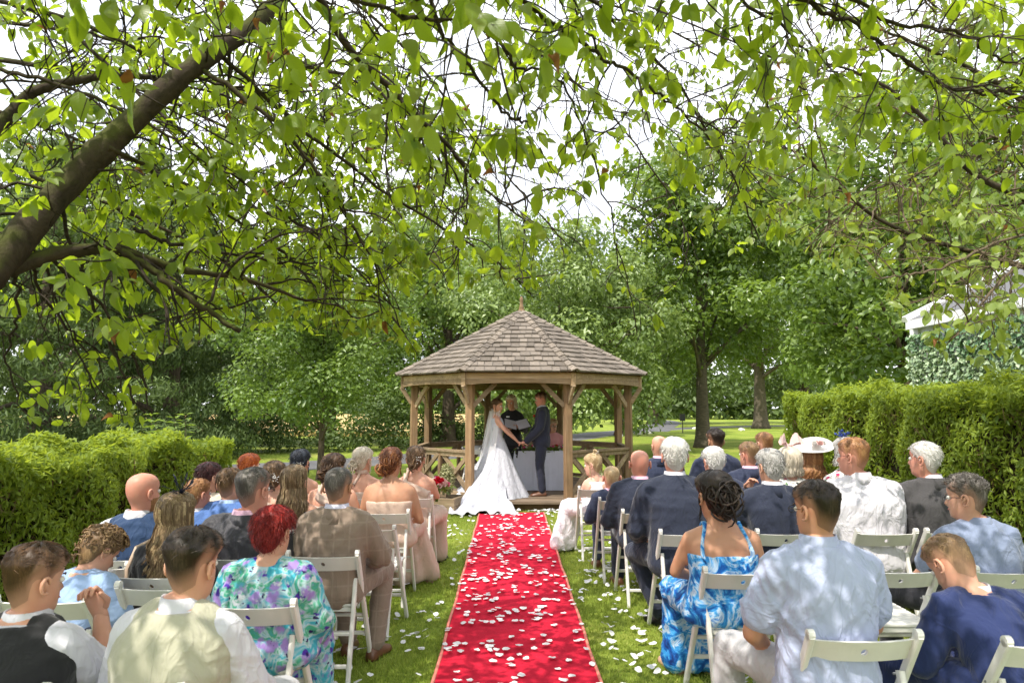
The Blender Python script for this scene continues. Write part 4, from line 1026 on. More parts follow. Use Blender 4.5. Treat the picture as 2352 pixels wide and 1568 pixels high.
def shoe(parent, ankle, toe_dir, mat, L=.27, heel=.0):
    a = np.array(ankle, float); d = unit(np.array((toe_dir[0], toe_dir[1], 0.))); x = np.array((d[1], -d[0], 0)); mb = MB(); RR = []
    for t, hw, hh in ((-.075, .022, .055), (-.06, .036, .075), (-.02, .038, .085), (.03, .038, .080), (.09, .045, .058), (.14, .046, .045), (.18, .036, .036), (.2, .014, .022)):
        c = a + d*t*L/.27; c[2] = a[2] - .075; RR.append([c + x*hw*q + np.array((0, 0, hh*z + heel*max(0, -t)*0)) for q, z in ((-1, 0), (-1.02, .3), (-.8, .75), (-.3, 1), (.3, 1), (.8, .75), (1.02, .3), (1, 0))])
    mb.rings(RR); mb.build('shoe', mat, parent, True)

def collar(parent, T0, mat, name, z0, z1, o0, o1, th=.005, a0=0, a1=360, n=34, dip=.06):
    """folded collar standing round the neck: z0/o0 lower edge and its distance, z1/o1 upper edge"""
    mb = MB(); RR = []
    for a in np.linspace(R(a0), R(a1), n):
        d = dip*max(0, math.cos(a))**1.5
        q = [hpoint(a, max(-.075, z0), o) for o in (o0 - .016, o0)] + [hpoint(a, z1, o) for o in (o1 + th, o1)]
        for k, zz in enumerate((z0, z0, z1, z1)): q[k][2] = zz - d
        RR.append([T0(p) for p in q])
    mb.rings(RR); mb.build(name, mat, parent, True)

def glasses(parent, T, mat):
    mb = MB()
    for s in (-1, 1):
        mb.tube([T(np.array((s*.031 + .021*math.cos(t), .104, .119 + .016*math.sin(t)))) for t in np.linspace(0, 6.283, 13)], .0016, 5)
        mb.tube([T(np.array((s*.054, .102, .123))), T(np.array((s*.078, .06, .126))), T(np.array((s*.083, .0, .126))), T(np.array((s*.080, -.03, .108)))], [.0018, .0018, .0018, .0014], 5)
    mb.tube([T(np.array((-.011, .104, .121))), T(np.array((0, .107, .123))), T(np.array((.011, .104, .121)))], .0014, 5); mb.build('glasses', mat, parent, True)

SHIRT_W = cloth('white_shirt', (.56, .55, .61), .8, .4); NAVY = cloth('navy_suit', (.020, .025, .046), .85, .35); NAVY2 = checkmat('navy_check_suit', (.027, .034, .066), (.06, .07, .11), 26, .35)
CHAMP = cloth('champagne_satin', (.56, .41, .33), .42, .22, .05, .1)
LEATHER_TAN = plain('tan_leather', (.13, .052, .025), .35); LEATHER_BLK = plain('black_leather', (.012, .012, .014), .3)
def person(label, px, row, ztop, kind='m', sw=.185, g=1.0, lean=0, side=0, hyaw=0, hpitch=0, hroll=0, sk='fair', hair=('crop', 'brown'), top='jacket', topmat=NAVY, under=SHIRT_W, legs='trousers', legmat=NAVY,
           shoes=LEATHER_BLK, hs=1.0, py=1000, chair_label=None, arms={}, knees=None, hx=0, hy=0, child=1.0, glass=None, seed=None, neck_col=True, dx=0, chair_dx=0, rz=0, ws=1.0, feet=None, crz=None, ctilt=0, loc=None, stand=False, beard=None):
    yh = row + .16; X = P(px, py, yh).x + dx; seed = int(px*7 + row*100) if seed is None else seed
    e = empty('person', (X, row + .24, 0) if loc is None else loc, rz); tag(e, label, 'person'); vox = max(.0085, min(.019, .0031*row))
    cs = child; f = kind == 'f'; skull = ztop - (.012 if hair[0] not in ('bald', 'balding') else .002); hh = .237*hs; drop = .06*math.sin(max(0, hpitch)); zc = skull - hh + drop*.7
    gb = max(0, g - 1)*.13; B = np.array((0, -.055 + gb, SEAT + .0)); N = np.array((side, -.062 + gb + lean, zc + .010)); pt = torso_fn(B, N, kind, g*cs**.7, .03 + .02*lean, ws*cs**.5)
    if stand:
        B = np.array((0, -.01, ztop*.475)); N = np.array((side, -.02 + lean, zc + .010)); pt = torso_fn(B, N, kind, g, .02, ws)
    T0 = frame(N + np.array((0, .004 + .012*lean, -.010)), 0, 0, 0, hs)
    T = frame(N + np.array((hx, .004 + hy + .012*lean, -.010)), R(hyaw), R(hpitch), R(hroll), hs)
    # joints
    shc = lerp(B, N, .785 if not f else .785) + np.array((0, -.012, 0)); ar = (.056 if not f else .044)*cs**.6*g**.5; J = {}
    for s, nm in ((-1, 'l'), (1, 'r')):
        S = shc + np.array((s*sw, 0, 0)); E = S + np.array((s*.085, .045, -.262*cs)); Wr = np.array((s*.10, E[1] + .22*cs, max(SEAT + .135, E[2] + .0)))
        if nm in arms: E, Wr = [np.array(q, float) for q in arms[nm][:2]]
        J[nm] = (S, E, Wr)
    hip = [np.array((s*.088*cs, -.05, SEAT + .07)) for s in (-1, 1)]
    if stand: hip = [np.array((s*.085, -.01, ztop*.505)) for s in (-1, 1)]; knees = knees or [(s*.09, .02, ztop*.28) for s in (-1, 1)]; feet = feet or [(s*.09, -.02, .085) for s in (-1, 1)]
    K = [np.array((s*.125*cs, .40*cs, SEAT + .045)) for s in (-1, 1)] if knees is None else [np.array(q, float) for q in knees]
    A = [k + np.array((0, .04, 0)) for k in K] if feet is None else [np.array(q, float) for q in feet]
    for a in A: a[2] = .085
    def body(mb, inf=0, t0=-.05, t1=1.03):
        add_torso(mb, pt, t0, t1, inf)
    # skin
    mb = MB(); body(mb)
    if f:
        for s in (-1, 1): limb(mb, [np.array(pt(.80, math.pi, -.030)) + np.array((s*.055, 0, 0)), np.array(pt(.68, math.pi, -.031)) + np.array((s*.075, 0, 0)), np.array(pt(.58, math.pi, -.034)) + np.array((s*.088, .004, 0))], [.030, .036, .026])
    for s, nm in ((-1, 'l'), (1, 'r')):
        S, E, Wr = J[nm]; limb(mb, [S, lerp(S, E, .5), E], [ar*1.08, ar*.95, ar*.78]); limb(mb, [E, lerp(E, Wr, .4), Wr], [ar*.78, ar*.74, ar*.52])
        limb(mb, [N + np.array((s*.020, -.006, -.030)), lerp(N, S, .5) + np.array((0, -.01, -.006)), S + np.array((0, 0, ar*.15))], [.034*cs, .038*cs if not f else .034, ar*.9])
    for i in (0, 1): limb(mb, [hip[i], lerp(hip[i], K[i], .5), K[i]], [.085*cs, .078*cs, .058*cs]); limb(mb, [K[i], lerp(K[i], A[i], .35), A[i]], [.056*cs, .055*cs, .036*cs])
    x = MB(); head_solid(x, T)
    for s, nm in ((-1, 'l'), (1, 'r')):
        S, E, Wr = J[nm]; hd = arms[nm][2] if nm in arms and len(arms[nm]) > 2 else unit(Wr - E)*.9 + np.array((-s*.25, .2, -.25)); up = arms[nm][3] if nm in arms and len(arms[nm]) > 3 else (s*.25, 0, 1); cu = arms[nm][4] if nm in arms and len(arms[nm]) > 4 else .45
        hand(x, Wr, np.array(hd, float), up, s, cu, .95*cs**.5)
    remesh_later(mb, vox*1.15 if top in ('strapless', 'straps', 'oneshoulder', 'halter', 'lace') else min(.024, vox*1.9), skin('skin_' + sk, SKIN[sk]), 'body', e, 0, 0, 5, (x, [M_lip, M_eyew, M_iris, M_brow]))
    # upper garments
    def garment(name, mat, inf, t0, t1, sleeve, fold, flare=0, cuff=0, traps=True):
        mb = MB(); add_torso(mb, pt, t0, t1, inf, flare=flare)
        for s, nm in ((-1, 'l'), (1, 'r')):
            S, E, Wr = J[nm]
            if traps and sleeve == 0: limb(mb, [N + np.array((s*.030, -.006, -.052)), lerp(N, S, .5) + np.array((0, -.01, -.010)), lerp(N, S, .86) + np.array((0, 0, -.012))], [.030*cs, .038*cs, ar*.80], inf)
            elif traps: limb(mb, [N + np.array((s*.030, -.006, -.052)), lerp(N, S, .5) + np.array((0, -.01, -.004)), S + np.array((0, 0, ar*.2))], [.032*cs, .040*cs if not f else .032, ar*1.0], inf)
            if sleeve >= .5: limb(mb, [S, lerp(S, E, .5), E], [ar*1.1, ar*1.02, ar*.9], inf + .004); 
            elif sleeve > 0: limb(mb, [S, lerp(S, E, sleeve), lerp(S, E, sleeve*2)], [ar*1.12, ar*1.12, ar*1.18], inf + .006)
            if sleeve >= 1: limb(mb, [E, lerp(E, Wr, .4), lerp(E, Wr, .97)], [ar*.9, ar*.86, ar*.66], inf + .003)
        remesh_later(mb, vox, mat, name, e, fold, seed, 3)
    inf = .016
    if top == 'jacket':
        garment('jacket', topmat, .020, -.06, .955, 1, .007, .012)
        if neck_col: collar(e, T0, under, 'shirt_collar', -.066, .018, .034, .010); collar(e, T0, topmat, 'jacket_collar', -.092, -.006, .060, .026, .010, 40, 320)
        for s, nm in ((-1, 'l'), (1, 'r')): Wr, E = J[nm][2], J[nm][1]; mb = MB(); mb.tube([lerp(E, Wr, .93), lerp(E, Wr, 1.02)], ar*.66, 10); mb.build('shirt_cuff', under, e, True)
    elif top == 'shirt_short': garment('shirt', topmat, .018, -.06, .955, .33, .008, .014); collar(e, T0, topmat, 'collar', -.066, .016, .036, .014, .006)
    elif top == 'shirt_long': garment('shirt', topmat, .018, -.06, .955, 1, .008, .014); collar(e, T0, topmat, 'collar', -.066, .016, .036, .014, .006)
    elif top == 'waistcoat': 
        garment('shirt', under, .010, -.05, .955, 1 if arms.get('sleeve', 1) else .33, .006); garment('waistcoat', topmat, .026, -.04, .945, 0, .006, .006); collar(e, T0, under, 'shirt_collar', -.066, .018, .034, .012, .006)
    elif top == 'blouse': garment('dress_top', topmat, .021, -.06, .93, .40, .006, .01)
    elif top == 'longtop': garment('top', topmat, .012, -.06, .93, 1, .006, .01)
    elif top in ('strapless', 'halter', 'oneshoulder', 'straps', 'lace'):
        mb = MB(); add_torso(mb, pt, -.05, .66 if top != 'lace' else .84, .010); remesh_later(mb, vox, topmat, 'bodice', e, .002, seed, 4, fdir=(0, 0, 1))
        def over(s, k, y, z=.038): S_ = J['r' if s > 0 else 'l'][0]; return lerp(N, S_, k) + np.array((0, y, z))
        def ribbon(path, w, nm='strap'):
            mb = MB(); q = [np.array(pt(q_[0], R(q_[1]), .014)) if len(q_) == 2 else np.array(q_) for q_ in path]; c = spline(q, 5); RR = []
            for i, p in enumerate(c):
                d = unit(c[min(i+1, len(c)-1)] - c[max(i-1, 0)]); ax = lerp(B, N, .8); o = unit((p - np.array((ax[0], ax[1], p[2])))); s_ = np.cross(d, o); RR.append([p - s_*w - o*.02, p + s_*w - o*.02, p + s_*w + o*.004, p - s_*w + o*.004])
            mb.rings(RR); mb.build(nm, topmat, e, True)
        if top == 'straps': ribbon([(.60, 212), (.70, 220), over(-1, .62, -.035, .030), over(-1, .62, .02, .032), (.66, 330)], .006); ribbon([(.60, 148), (.70, 140), over(1, .62, -.035, .030), over(1, .62, .02, .032), (.66, 30)], .006)
        if top == 'halter': ribbon([(.99, 180), (1.0, 130), (.97, 70), (.8, 30), (.62, 25)], .02); ribbon([(.99, 180), (1.0, 230), (.97, 290), (.8, 330), (.62, 335)], .02); ribbon([(1.0, 182), (.9, 190), (.78, 196)], .012, 'tie')
        if top == 'oneshoulder': ribbon([(.58, 125), (.66, 158), (.74, 190), (.80, 215), over(-1, .55, -.03), over(-1, .55, .03), (.64, 335)], .034); ribbon([(.52, 115), (.60, 150), (.68, 180), (.76, 207), over(-1, .72, -.03, .03), over(-1, .72, .03, .03)], .022)
    # lower garments
    if legs == 'trousers':
        mb = MB(); add_torso(mb, pt, -.06, .16, .008)
        for i in (0, 1):
            limb(mb, [hip[i], lerp(hip[i], K[i], .5) + np.array((0, 0, .005)), K[i]], [.095*cs, .088*cs, .071*cs], .008); limb(mb, [K[i], lerp(K[i], A[i], .4), lerp(A[i], K[i], .04)], [.070*cs, .068*cs, .062*cs], .006)
        remesh_later(mb, min(.024, vox*1.7), legmat, 'trousers', e, .006, seed + 3, 4)
    elif legs == 'skirt':
        mb = MB(); add_torso(mb, pt, -.06, .2, .012)
        for i in (0, 1):
            limb(mb, [hip[i], lerp(hip[i], K[i], .5), K[i]], [.10, .10, .088], .012); a = lerp(A[i], K[i], .02); limb(mb, [K[i], lerp(K[i], a, .5) + np.array((0, -.02, 0)), a + np.array((0, -.03, 0))], [.080, .080, .090], .008)
        limb(mb, [lerp(hip[0], hip[1], .5), lerp(K[0], K[1], .5)], [.08, .075], .012); limb(mb, [lerp(K[0], K[1], .5), lerp(A[0], A[1], .5) + np.array((0, -.05, 0))], [.075, .08], .008)
        remesh_later(mb, vox*1.3, legmat, 'skirt', e, .010, seed + 3, 4, fdir=(1, .2, 0))
    for i in (0, 1): shoe(e, A[i] + np.array((0, 0, -.008)), (np.array(((-.03, .03)[i], .2, 0)) if stand else (K[i] - hip[i]) + np.array(((-.03, .03)[i], .05, 0))), shoes, .27*cs)
    make_hair(hair[0], hair[1], T, e, sk, seed, row)
    if beard:
        h = Hair(seed + 9); G = []
        for z in np.linspace(-.004, .085, 9):
            G.append([hpoint(a, z, .0045*min(1, (.09 - z)*30)*min(1, (1.52 - abs(a))*4) + .0004) for a in np.linspace(-1.5, 1.5, 21) if abs(a) > .0 or True])
        b0 = len(h.V); h.grid(G, .5); keep = []
        for f_ in h.F:
            c_ = np.mean([h.V[i] for i in f_], 0)
            if c_[2] < .045 or abs(c_[0]) > .034: keep.append(f_)
        h.F = keep; h.build(T, hairmat('hair_%s_%s' % (beard, sk), *HAIRC[beard], SKIN[sk]), e, 'beard')
    if glass: glasses(e, T, glass)
    if chair_label: chair(X + chair_dx, row, chair_label, rz if crz is None else crz, ctilt)
    e_T[label] = (e, T, pt, J, X, row)
    return e, T, pt, J
e_T = {}
# ---------------------------------------------------------------- guests, left of the aisle
GREYTR = cloth('pale_grey_trousers', (.42, .41, .43), .85, .35); CREAMW = cloth('cream_waistcoat', (.40, .385, .30), .85, .45, .4); TAN = checkmat('tan_check_suit', (.235, .175, .135), (.33, .26, .21), 11, .4)
CHAR = cloth('charcoal_satin_suit', (.040, .038, .046), .5, .5, .1); BLUEJ = cloth('bright_blue_suit', (.085, .17, .42), .8, .35); NAVYW = cloth('teal_navy_waistcoat', (.018, .045, .115), .75, .35, .4); BLKW = cloth('black_waistcoat', (.014, .014, .016), .8, .3)
LBLUE = cloth('light_blue_shirt', (.30, .42, .66), .8, .4); MIDBL = cloth('grey_blue_shirt', (.20, .24, .35), .8, .4); PALEB = cloth('pale_blue_shirt', (.36, .40, .56), .8, .5); WSH = cloth('bright_white_shirt', (.60, .58, .62), .8, .5); DKTR = cloth('dark_trousers', (.022, .022, .028), .85, .3)
BLACKT = cloth('black_top', (.012, .012, .014), .7, .3); BLKSUIT = cloth('dark_grey_suit', (.055, .052, .054), .8, .35); PINKSH = cloth('pink_shirt', (.62, .38, .50), .8, .3); IVORY = cloth('ivory_dress', (.68, .58, .47), .6, .4); NAVYB = cloth('royal_navy_suit', (.018, .030, .105), .8, .35)
FLORAL = printmat('turquoise_floral', [(.28, (.02, .24, .34)), (.42, (.06, .36, .45)), (.50, (.40, .52, .56)), (.58, (.06, .33, .19)), (.72, (.07, .31, .42))], 11, 1.2, .75, 3, [(13, .42, (.30, .20, .50)), (16, .30, (.06, .02, .28)), (19, .20, (.02, .01, .08)), (12, .24, (.56, .58, .62))])
TIEDYE = printmat('blue_tie_dye', [(.30, (.008, .03, .16)), (.42, (.01, .11, .42)), (.50, (.05, .33, .72)), (.58, (.55, .68, .82)), (.66, (.02, .2, .6))], 9, 1.6, .6, 5)
FLOWERY = printmat('white_floral', [(.3, (.72, .68, .62)), (.7, (.78, .75, .7))], 6, 1, .7, 2, [(16, .34, (.55, .03, .12)), (19, .28, (.05, .15, .05)), (22, .22, (.02, .02, .03))])
LACE = printmat('white_lace', [(.35, (.62, .60, .66)), (.5, (.82, .80, .82)), (.65, (.84, .83, .84))], 55, 1, .6, 4)
G_BLK = plain('black_frames', (.012, .012, .014), .25)

person('man in black waistcoat and white shirt resting chin on hand', 48, 2.12, 1.175, hs=.90, sw=.138, g=1.0, lean=.10, hyaw=-24, hpitch=6, hair=('quiff', 'brown'), top='waistcoat', topmat=BLKW, legmat=DKTR, sk='fair',
       arms={'sleeve': 0, 'r': ((.205, .17, .66), (.135, .235, .875), (-.35, -.1, 1), (0, 1, .2), 1.2), 'l': ((-.24, .05, .68), (-.10, .30, .60))}, dx=-.02, chair_label='white folding chair under the man in black waistcoat resting chin on hand')
person('curly haired boy in pale blue shirt looking down beside the hedge', 168, 3.22, 1.02, sw=.118, g=.85, lean=.16, hyaw=-32, hpitch=34, hair=('curly', 'fairbrown'), top='shirt_short', topmat=LBLUE, legmat=cloth('navy_trousers', (.02, .026, .05)), child=.82, hs=.90, sk='fair',
       chair_label='white folding chair under the curly haired boy')
person('man in cream waistcoat with white sleeves and dark cropped hair', 418, 2.20, 1.250, hs=.91, sw=.150, g=.96, lean=.0, side=.02, hyaw=-14, hpitch=4, hx=.02, hair=('quiff', 'dark'), top='waistcoat', topmat=CREAMW, legmat=GREYTR, sk='fair', chair_label='white folding chair under the man in cream waistcoat', chair_dx=-.10,
       knees=[(-.10, .40, .50), (.245, .33, .52)], arms={'r': ((.245, .0, .68), (.20, .23, .585))})
person('red haired woman in turquoise and purple floral dress', 620, 3.14, 1.172, 'f', hs=.94, sw=.158, g=1.16, lean=.02, hyaw=-18, hpitch=6, hair=('crown', 'red'), top='blouse', topmat=FLORAL, legs='skirt', legmat=FLORAL, glass=G_BLK, ws=1.06, sk='fair', shoes=plain('beige_shoe', (.45, .32, .22), .5), chair_label='white folding chair under the red haired woman in floral dress', chair_dx=-.02)
person('woman with long wavy blonde hair and navy feather fascinator', 405, 3.68, 1.165, 'f', sw=.15, lean=.02, hyaw=-16, hair=('verylong', 'mixblonde'), top='longtop', topmat=BLACKT, legs='skirt', legmat=BLACKT, chair_label='white folding chair under the woman with long wavy blonde hair', chair_dx=-.02)
person('bald man with ginger beard in teal navy waistcoat', 325, 4.10, 1.235, sw=.168, lean=.0, hyaw=-26, hx=.01, hair=('bald', ''), beard='ginger', top='waistcoat', topmat=NAVYW, legmat=NAVY, sk='pink', chair_label='white folding chair under the bald bearded man in teal waistcoat')
person('broad man in shiny charcoal suit and pink collar with glasses', 562, 4.12, 1.258, sw=.188, g=1.3, lean=.02, hyaw=-22, hx=.03, hs=1.1, hair=('crop', 'greydark'), topmat=CHAR, under=PINKSH, legmat=CHAR, glass=G_BLK, sk='pink', ws=1.08, chair_label='white folding chair under the broad man in charcoal suit')
person('man in tan checked suit with tan brogues', 775, 4.18, 1.262, sw=.165, g=.98, lean=.02, hyaw=-14, hpitch=3, hair=('buzz', 'greydark'), topmat=TAN, under=cloth('lilac_shirt', (.60, .58, .72)), legmat=TAN, shoes=LEATHER_TAN, sk='tan', glass=G_BLK, chair_label='white folding chair under the man in tan checked suit', chair_dx=-.03,
       knees=[(-.06, .42, .50), (.22, .42, .53)], feet=[(.0, .34, .085), (.20, .24, .085)], arms={'r': ((.27, .03, .70), (.14, .26, .61))})
person('fair haired boy in blue suit behind the feather fascinator', 450, 5.05, 1.105, sw=.14, child=.85, lean=.04, hyaw=-30, hs=.95, hair=('thin', 'ginger'), topmat=BLUEJ, legmat=BLUEJ, sk='pink')
person('man in bright blue suit with swept brown hair', 530, 5.12, 1.172, sw=.175, lean=.02, hyaw=-12, hx=-.01, hair=('slick', 'midbrown'), topmat=BLUEJ, legmat=BLUEJ, under=LBLUE, chair_label='white folding chair under the man in bright blue suit')
person('woman with long straight brown and blonde hair and bare back', 678, 5.12, 1.20, 'f', sw=.145, hyaw=-6, hair=('long', 'mixblonde'), top='straps', topmat=BLACKT, legs='skirt', legmat=BLACKT, chair_label='white folding chair under the woman with straight brown and blonde hair')
person('woman with burgundy hair and pearl hair comb in ivory dress', 478, 5.85, 1.158, 'f', sw=.15, g=1.05, hyaw=-30, hair=('lowbun', 'burgundy'), top='longtop', topmat=IVORY, legs='skirt', legmat=IVORY, chair_label='white folding chair under the woman with burgundy hair')
person('woman with coiled light brown bun and pearl pins in champagne dress', 632, 5.85, 1.17, 'f', sw=.148, hair=('updo', 'midbrown'), top='oneshoulder', topmat=CHAMP, legs='skirt', legmat=CHAMP, chair_label='white folding chair under the woman with coiled light brown bun')
person('woman with smooth brown side bun in champagne dress', 765, 5.85, 1.235, 'f', sw=.16, g=1.12, hyaw=-24, hair=('sidebun', 'brown'), top='oneshoulder', topmat=CHAMP, legs='skirt', legmat=CHAMP, chair_label='white folding chair under the woman with smooth brown side bun')
person('bridesmaid with auburn curls and bare shoulders in strapless champagne dress', 897, 5.85, 1.285, 'f', sw=.178, g=1.16, hyaw=-16, hair=('sidebun', 'auburn'), top='strapless', topmat=CHAMP, legs='skirt', legmat=CHAMP, ws=1.08, sk='tan', chair_label='white folding chair under the bridesmaid with auburn curls', chair_dx=-.02, shoes=plain('blush_shoe', (.5, .25, .2), .4),
       knees=[(.0, .42, .50), (.17, .44, .55)], feet=[(.02, .40, .085), (.30, .55, .085)])
person('woman with bright orange hair swept up', 572, 6.8, 1.17, 'f', sw=.148, hyaw=-34, hair=('lowbun', 'orange'), top='oneshoulder', topmat=CHAMP, legs='skirt', legmat=CHAMP, sk='pale')
person('woman with blue black hair and pearl pins', 690, 6.8, 1.212, 'f', sw=.15, hyaw=-14, hair=('updo', 'blueblack'), top='strapless', topmat=CHAMP, legs='skirt', legmat=CHAMP, chair_label='white folding chair under the woman with blue black hair')
person('bridesmaid with platinum blonde curls and halter neck champagne dress', 832, 6.8, 1.235, 'f', sw=.158, hyaw=-30, hair=('sidebun', 'platinum'), top='halter', topmat=CHAMP, legs='skirt', legmat=CHAMP, chair_label='white folding chair under the bridesmaid with platinum curls')
person('bridesmaid with light brown bun and white hair flowers at the front of the aisle', 955, 6.8, 1.248, 'f', sw=.155, hyaw=-12, hair=('updo', 'midbrown'), top='oneshoulder', topmat=CHAMP, legs='skirt', legmat=CHAMP, chair_label='white folding chair under the bridesmaid with white hair flowers', chair_dx=-.02,
       arms={'r': ((.215, .0, .74), (.17, .24, .72)), 'l': ((-.2, .02, .72), (.05, .27, .72))}, knees=[(.02, .42, .50), (.20, .42, .51)])
chair(P(848, 1200, 5.1).x, 5.08, 'empty white folding chair behind the bridesmaid with auburn curls', R(-4))
chair(P(186, 1300, 3.85).x, 3.85, 'empty white folding chair in front of the curly haired boy', R(8))
chair(P(395, 1400, 3.05).x - .25, 3.45, 'empty white folding chair beside the red haired woman')

# ---------------------------------------------------------------- guests, right of the aisle
person('flower girl with plaited blonde topknot in white lace dress', 1368, 7.55, 1.085, 'f', sw=.115, g=.82, child=.78, hs=.96, hyaw=62, hpitch=8, hair=('topbun', 'blonde'), top='lace', topmat=LACE, legs='skirt', legmat=cloth('white_tulle', (.80, .76, .82), .8, .5), sk='pale', chair_label='white folding chair under the flower girl', chair_dx=.0,
       knees=[(-.30, .22, .50), (-.16, .28, .50)], feet=[(-.42, .20, .085), (-.28, .28, .085)])
person('small boy in navy suit with red buttonhole beside the flower girl', 1405, 6.62, 1.07, sw=.135, g=.82, child=.8, hs=.95, lean=.03, hair=('buzz', 'blonde'), topmat=NAVY2, legmat=NAVY2, under=PINKSH, shoes=LEATHER_TAN, sk='pink', chair_label='white folding chair under the small boy in navy suit', chair_dx=.06)
person('bald man in navy suit with ears standing out behind the small boy', 1470, 5.84, 1.265, sw=.19, g=1.08, lean=.02, hair=('bald', ''), topmat=NAVY, under=PINKSH, legmat=NAVY, shoes=LEATHER_TAN, sk='pink', chair_label='white folding chair under the bald man behind the small boy', chair_dx=.02)
person('bald man in blue suit in front row next to the flower girl', 1515, 7.55, 1.322, sw=.185, hyaw=12, hair=('bald', ''), topmat=NAVY2, under=PINKSH, legmat=NAVY2, sk='fair', chair_label='white folding chair under the bald man in the front row')
person('large white haired man leaning in dark navy suit by the aisle', 1560, 4.88, 1.405, sw=.215, g=1.2, lean=.12, hs=1.06, hair=('senior', 'white'), topmat=NAVY, under=SHIRT_W, legmat=NAVY, sk='pink', chair_label='white folding chair under the large white haired man', chair_dx=.02,
       knees=[(-.27, .36, .52), (.05, .42, .50)], feet=[(-.10, .20, .085), (.10, .30, .085)], arms={'l': ((-.30, .06, .74), (-.22, .34, .62))})
person('bearded young man with dark fade haircut in navy suit', 1645, 7.55, 1.388, sw=.19, hyaw=14, hair=('quiff', 'dark'), beard='dark', topmat=NAVY2, legmat=NAVY2, sk='tan', chair_label='white folding chair under the bearded young man')
person('white haired man in pinstripe navy suit', 1645, 5.84, 1.25, sw=.185, lean=.05, hyaw=14, hpitch=8, hair=('senior', 'white'), topmat=NAVY2, legmat=NAVY2, sk='pink', chair_label='white folding chair under the white haired man in pinstripe')
person('young man with short brown hair in navy check suit', 1722, 6.62, 1.30, sw=.175, hyaw=26, hair=('crop', 'fairbrown'), topmat=NAVY2, legmat=NAVY2, under=PINKSH, sk='pink', chair_label='white folding chair under the young man with short brown hair')
person('young man with sandy hair in front row beyond the pink fascinator', 1757, 7.55, 1.36, sw=.175, hyaw=20, hair=('crop', 'ginger'), topmat=NAVY2, legmat=NAVY2, sk='fair')
person('grey haired man in navy suit with hand raised to his cheek', 1778, 4.90, 1.338, sw=.185, g=1.08, lean=.04, hyaw=16, hpitch=6, hair=('senior', 'grey'), topmat=NAVY, legmat=NAVY, sk='fair', chair_label='white folding chair under the grey haired man with hand raised', arms={'l': ((-.27, .14, .70), (-.12, .20, .985), (.35, -.1, .9), (-.4, 1, .2), .9)})
person('woman with blonde bob and pink bow fascinator in white floral dress', 1815, 5.84, 1.285, 'f', sw=.16, g=1.1, hyaw=14, hair=('bob', 'platinum'), top='blouse', topmat=FLOWERY, legs='skirt', legmat=FLOWERY)
person('woman in wide white hat with ginger curls', 1865, 6.62, 1.245, 'f', sw=.165, g=1.1, hyaw=10, hair=('longcurly', 'ginger'), top='oneshoulder', topmat=IVORY, legs='skirt', legmat=IVORY, sk='pale')
person('woman with dark curled updo in blue tie dye dress', 1652, 3.75, 1.295, 'f', sw=.172, g=1.1, hyaw=12, hpitch=4, hx=-.02, hair=('bigupdo', 'dark'), top='straps', topmat=TIEDYE, legs='skirt', legmat=TIEDYE, sk='tan', hs=1.03, chair_label='white folding chair under the woman in blue tie dye dress', chair_dx=.06, ws=1.1, shoes=plain('nude_shoe', (.5, .3, .22), .5),
       knees=[(-.16, .40, .50), (.05, .42, .50)], arms={'l': ((-.245, .02, .70), (-.06, .24, .62))})
person('woman with navy flower fascinator hidden behind the man in white shirt', 1945, 5.9, 1.365, 'f', sw=.15, hyaw=20, hair=('bob', 'grey'), top='blouse', topmat=FLOWERY, legs='skirt', legmat=FLOWERY)
person('heavy man in white shirt with sandy hair and glasses', 1982, 4.90, 1.41, sw=.225, g=1.42, lean=.02, hyaw=38, hs=1.08, hx=-.02, hair=('crop', 'ginger'), top='shirt_long', topmat=WSH, legmat=DKTR, glass=G_BLK, sk='pink', ws=1.1, chair_label='white folding chair under the heavy man in white shirt', chair_dx=.05)
person('man in pale blue short sleeved shirt with dark cropped hair', 1880, 2.70, 1.325, hs=.95, sw=.170, g=1.04, lean=.02, hyaw=24, hpitch=3, hx=.01, hair=('crop', 'dark'), top='shirt_short', topmat=PALEB, legmat=GREYTR, glass=G_BLK, sk='tan', ws=1.0, chair_label='white folding chair under the man in pale blue shirt', chair_dx=.07,
       knees=[(-.26, .36, .53), (.16, .42, .50)], arms={'l': ((-.275, -.0, .70), (-.14, .22, .575)), 'r': ((.245, .03, .72), (.10, .25, .60))})
person('grey haired man in dark grey suit beside the tall hedge', 2150, 4.92, 1.385, sw=.215, g=1.28, lean=.05, hyaw=34, hs=1.06, hx=-.02, hair=('thin', 'white'), topmat=BLKSUIT, legmat=BLKSUIT, under=SHIRT_W, sk='pink', ws=1.05, chair_label='white folding chair under the grey haired man in dark grey suit')
person('man in grey blue shirt with spiky hair and glasses', 2245, 3.76, 1.28, sw=.155, g=.98, lean=.05, hyaw=42, hpitch=4, hx=-.02, hair=('spiky', 'greydark'), top='shirt_short', topmat=MIDBL, legmat=DKTR, glass=G_BLK, sk='fair', chair_label='white folding chair under the man with spiky hair', chair_dx=.04,
       knees=[(-.30, .36, .50), (.1, .42, .50)], arms={'l': ((-.26, .10, .66), (-.19, .28, .60))})
person('boy in royal navy suit with head bowed', 2300, 2.62, 1.10, sw=.15, g=.92, lean=.20, hyaw=18, hpitch=38, hx=-.02, side=-.02, child=.86, hs=.97, hair=('crop', 'fairbrown'), topmat=NAVYB, legmat=NAVYB, sk='fair', neck_col=True, chair_label='white folding chair under the boy with bowed head', chair_dx=.06,
       knees=[(-.28, .34, .49), (.06, .38, .49)], feet=[(-.34, .30, .085), (.06, .42, .085)])
chair(P(2052, 1290, 3.85).x, 3.78, 'empty white folding chair behind the heavy man in white shirt')
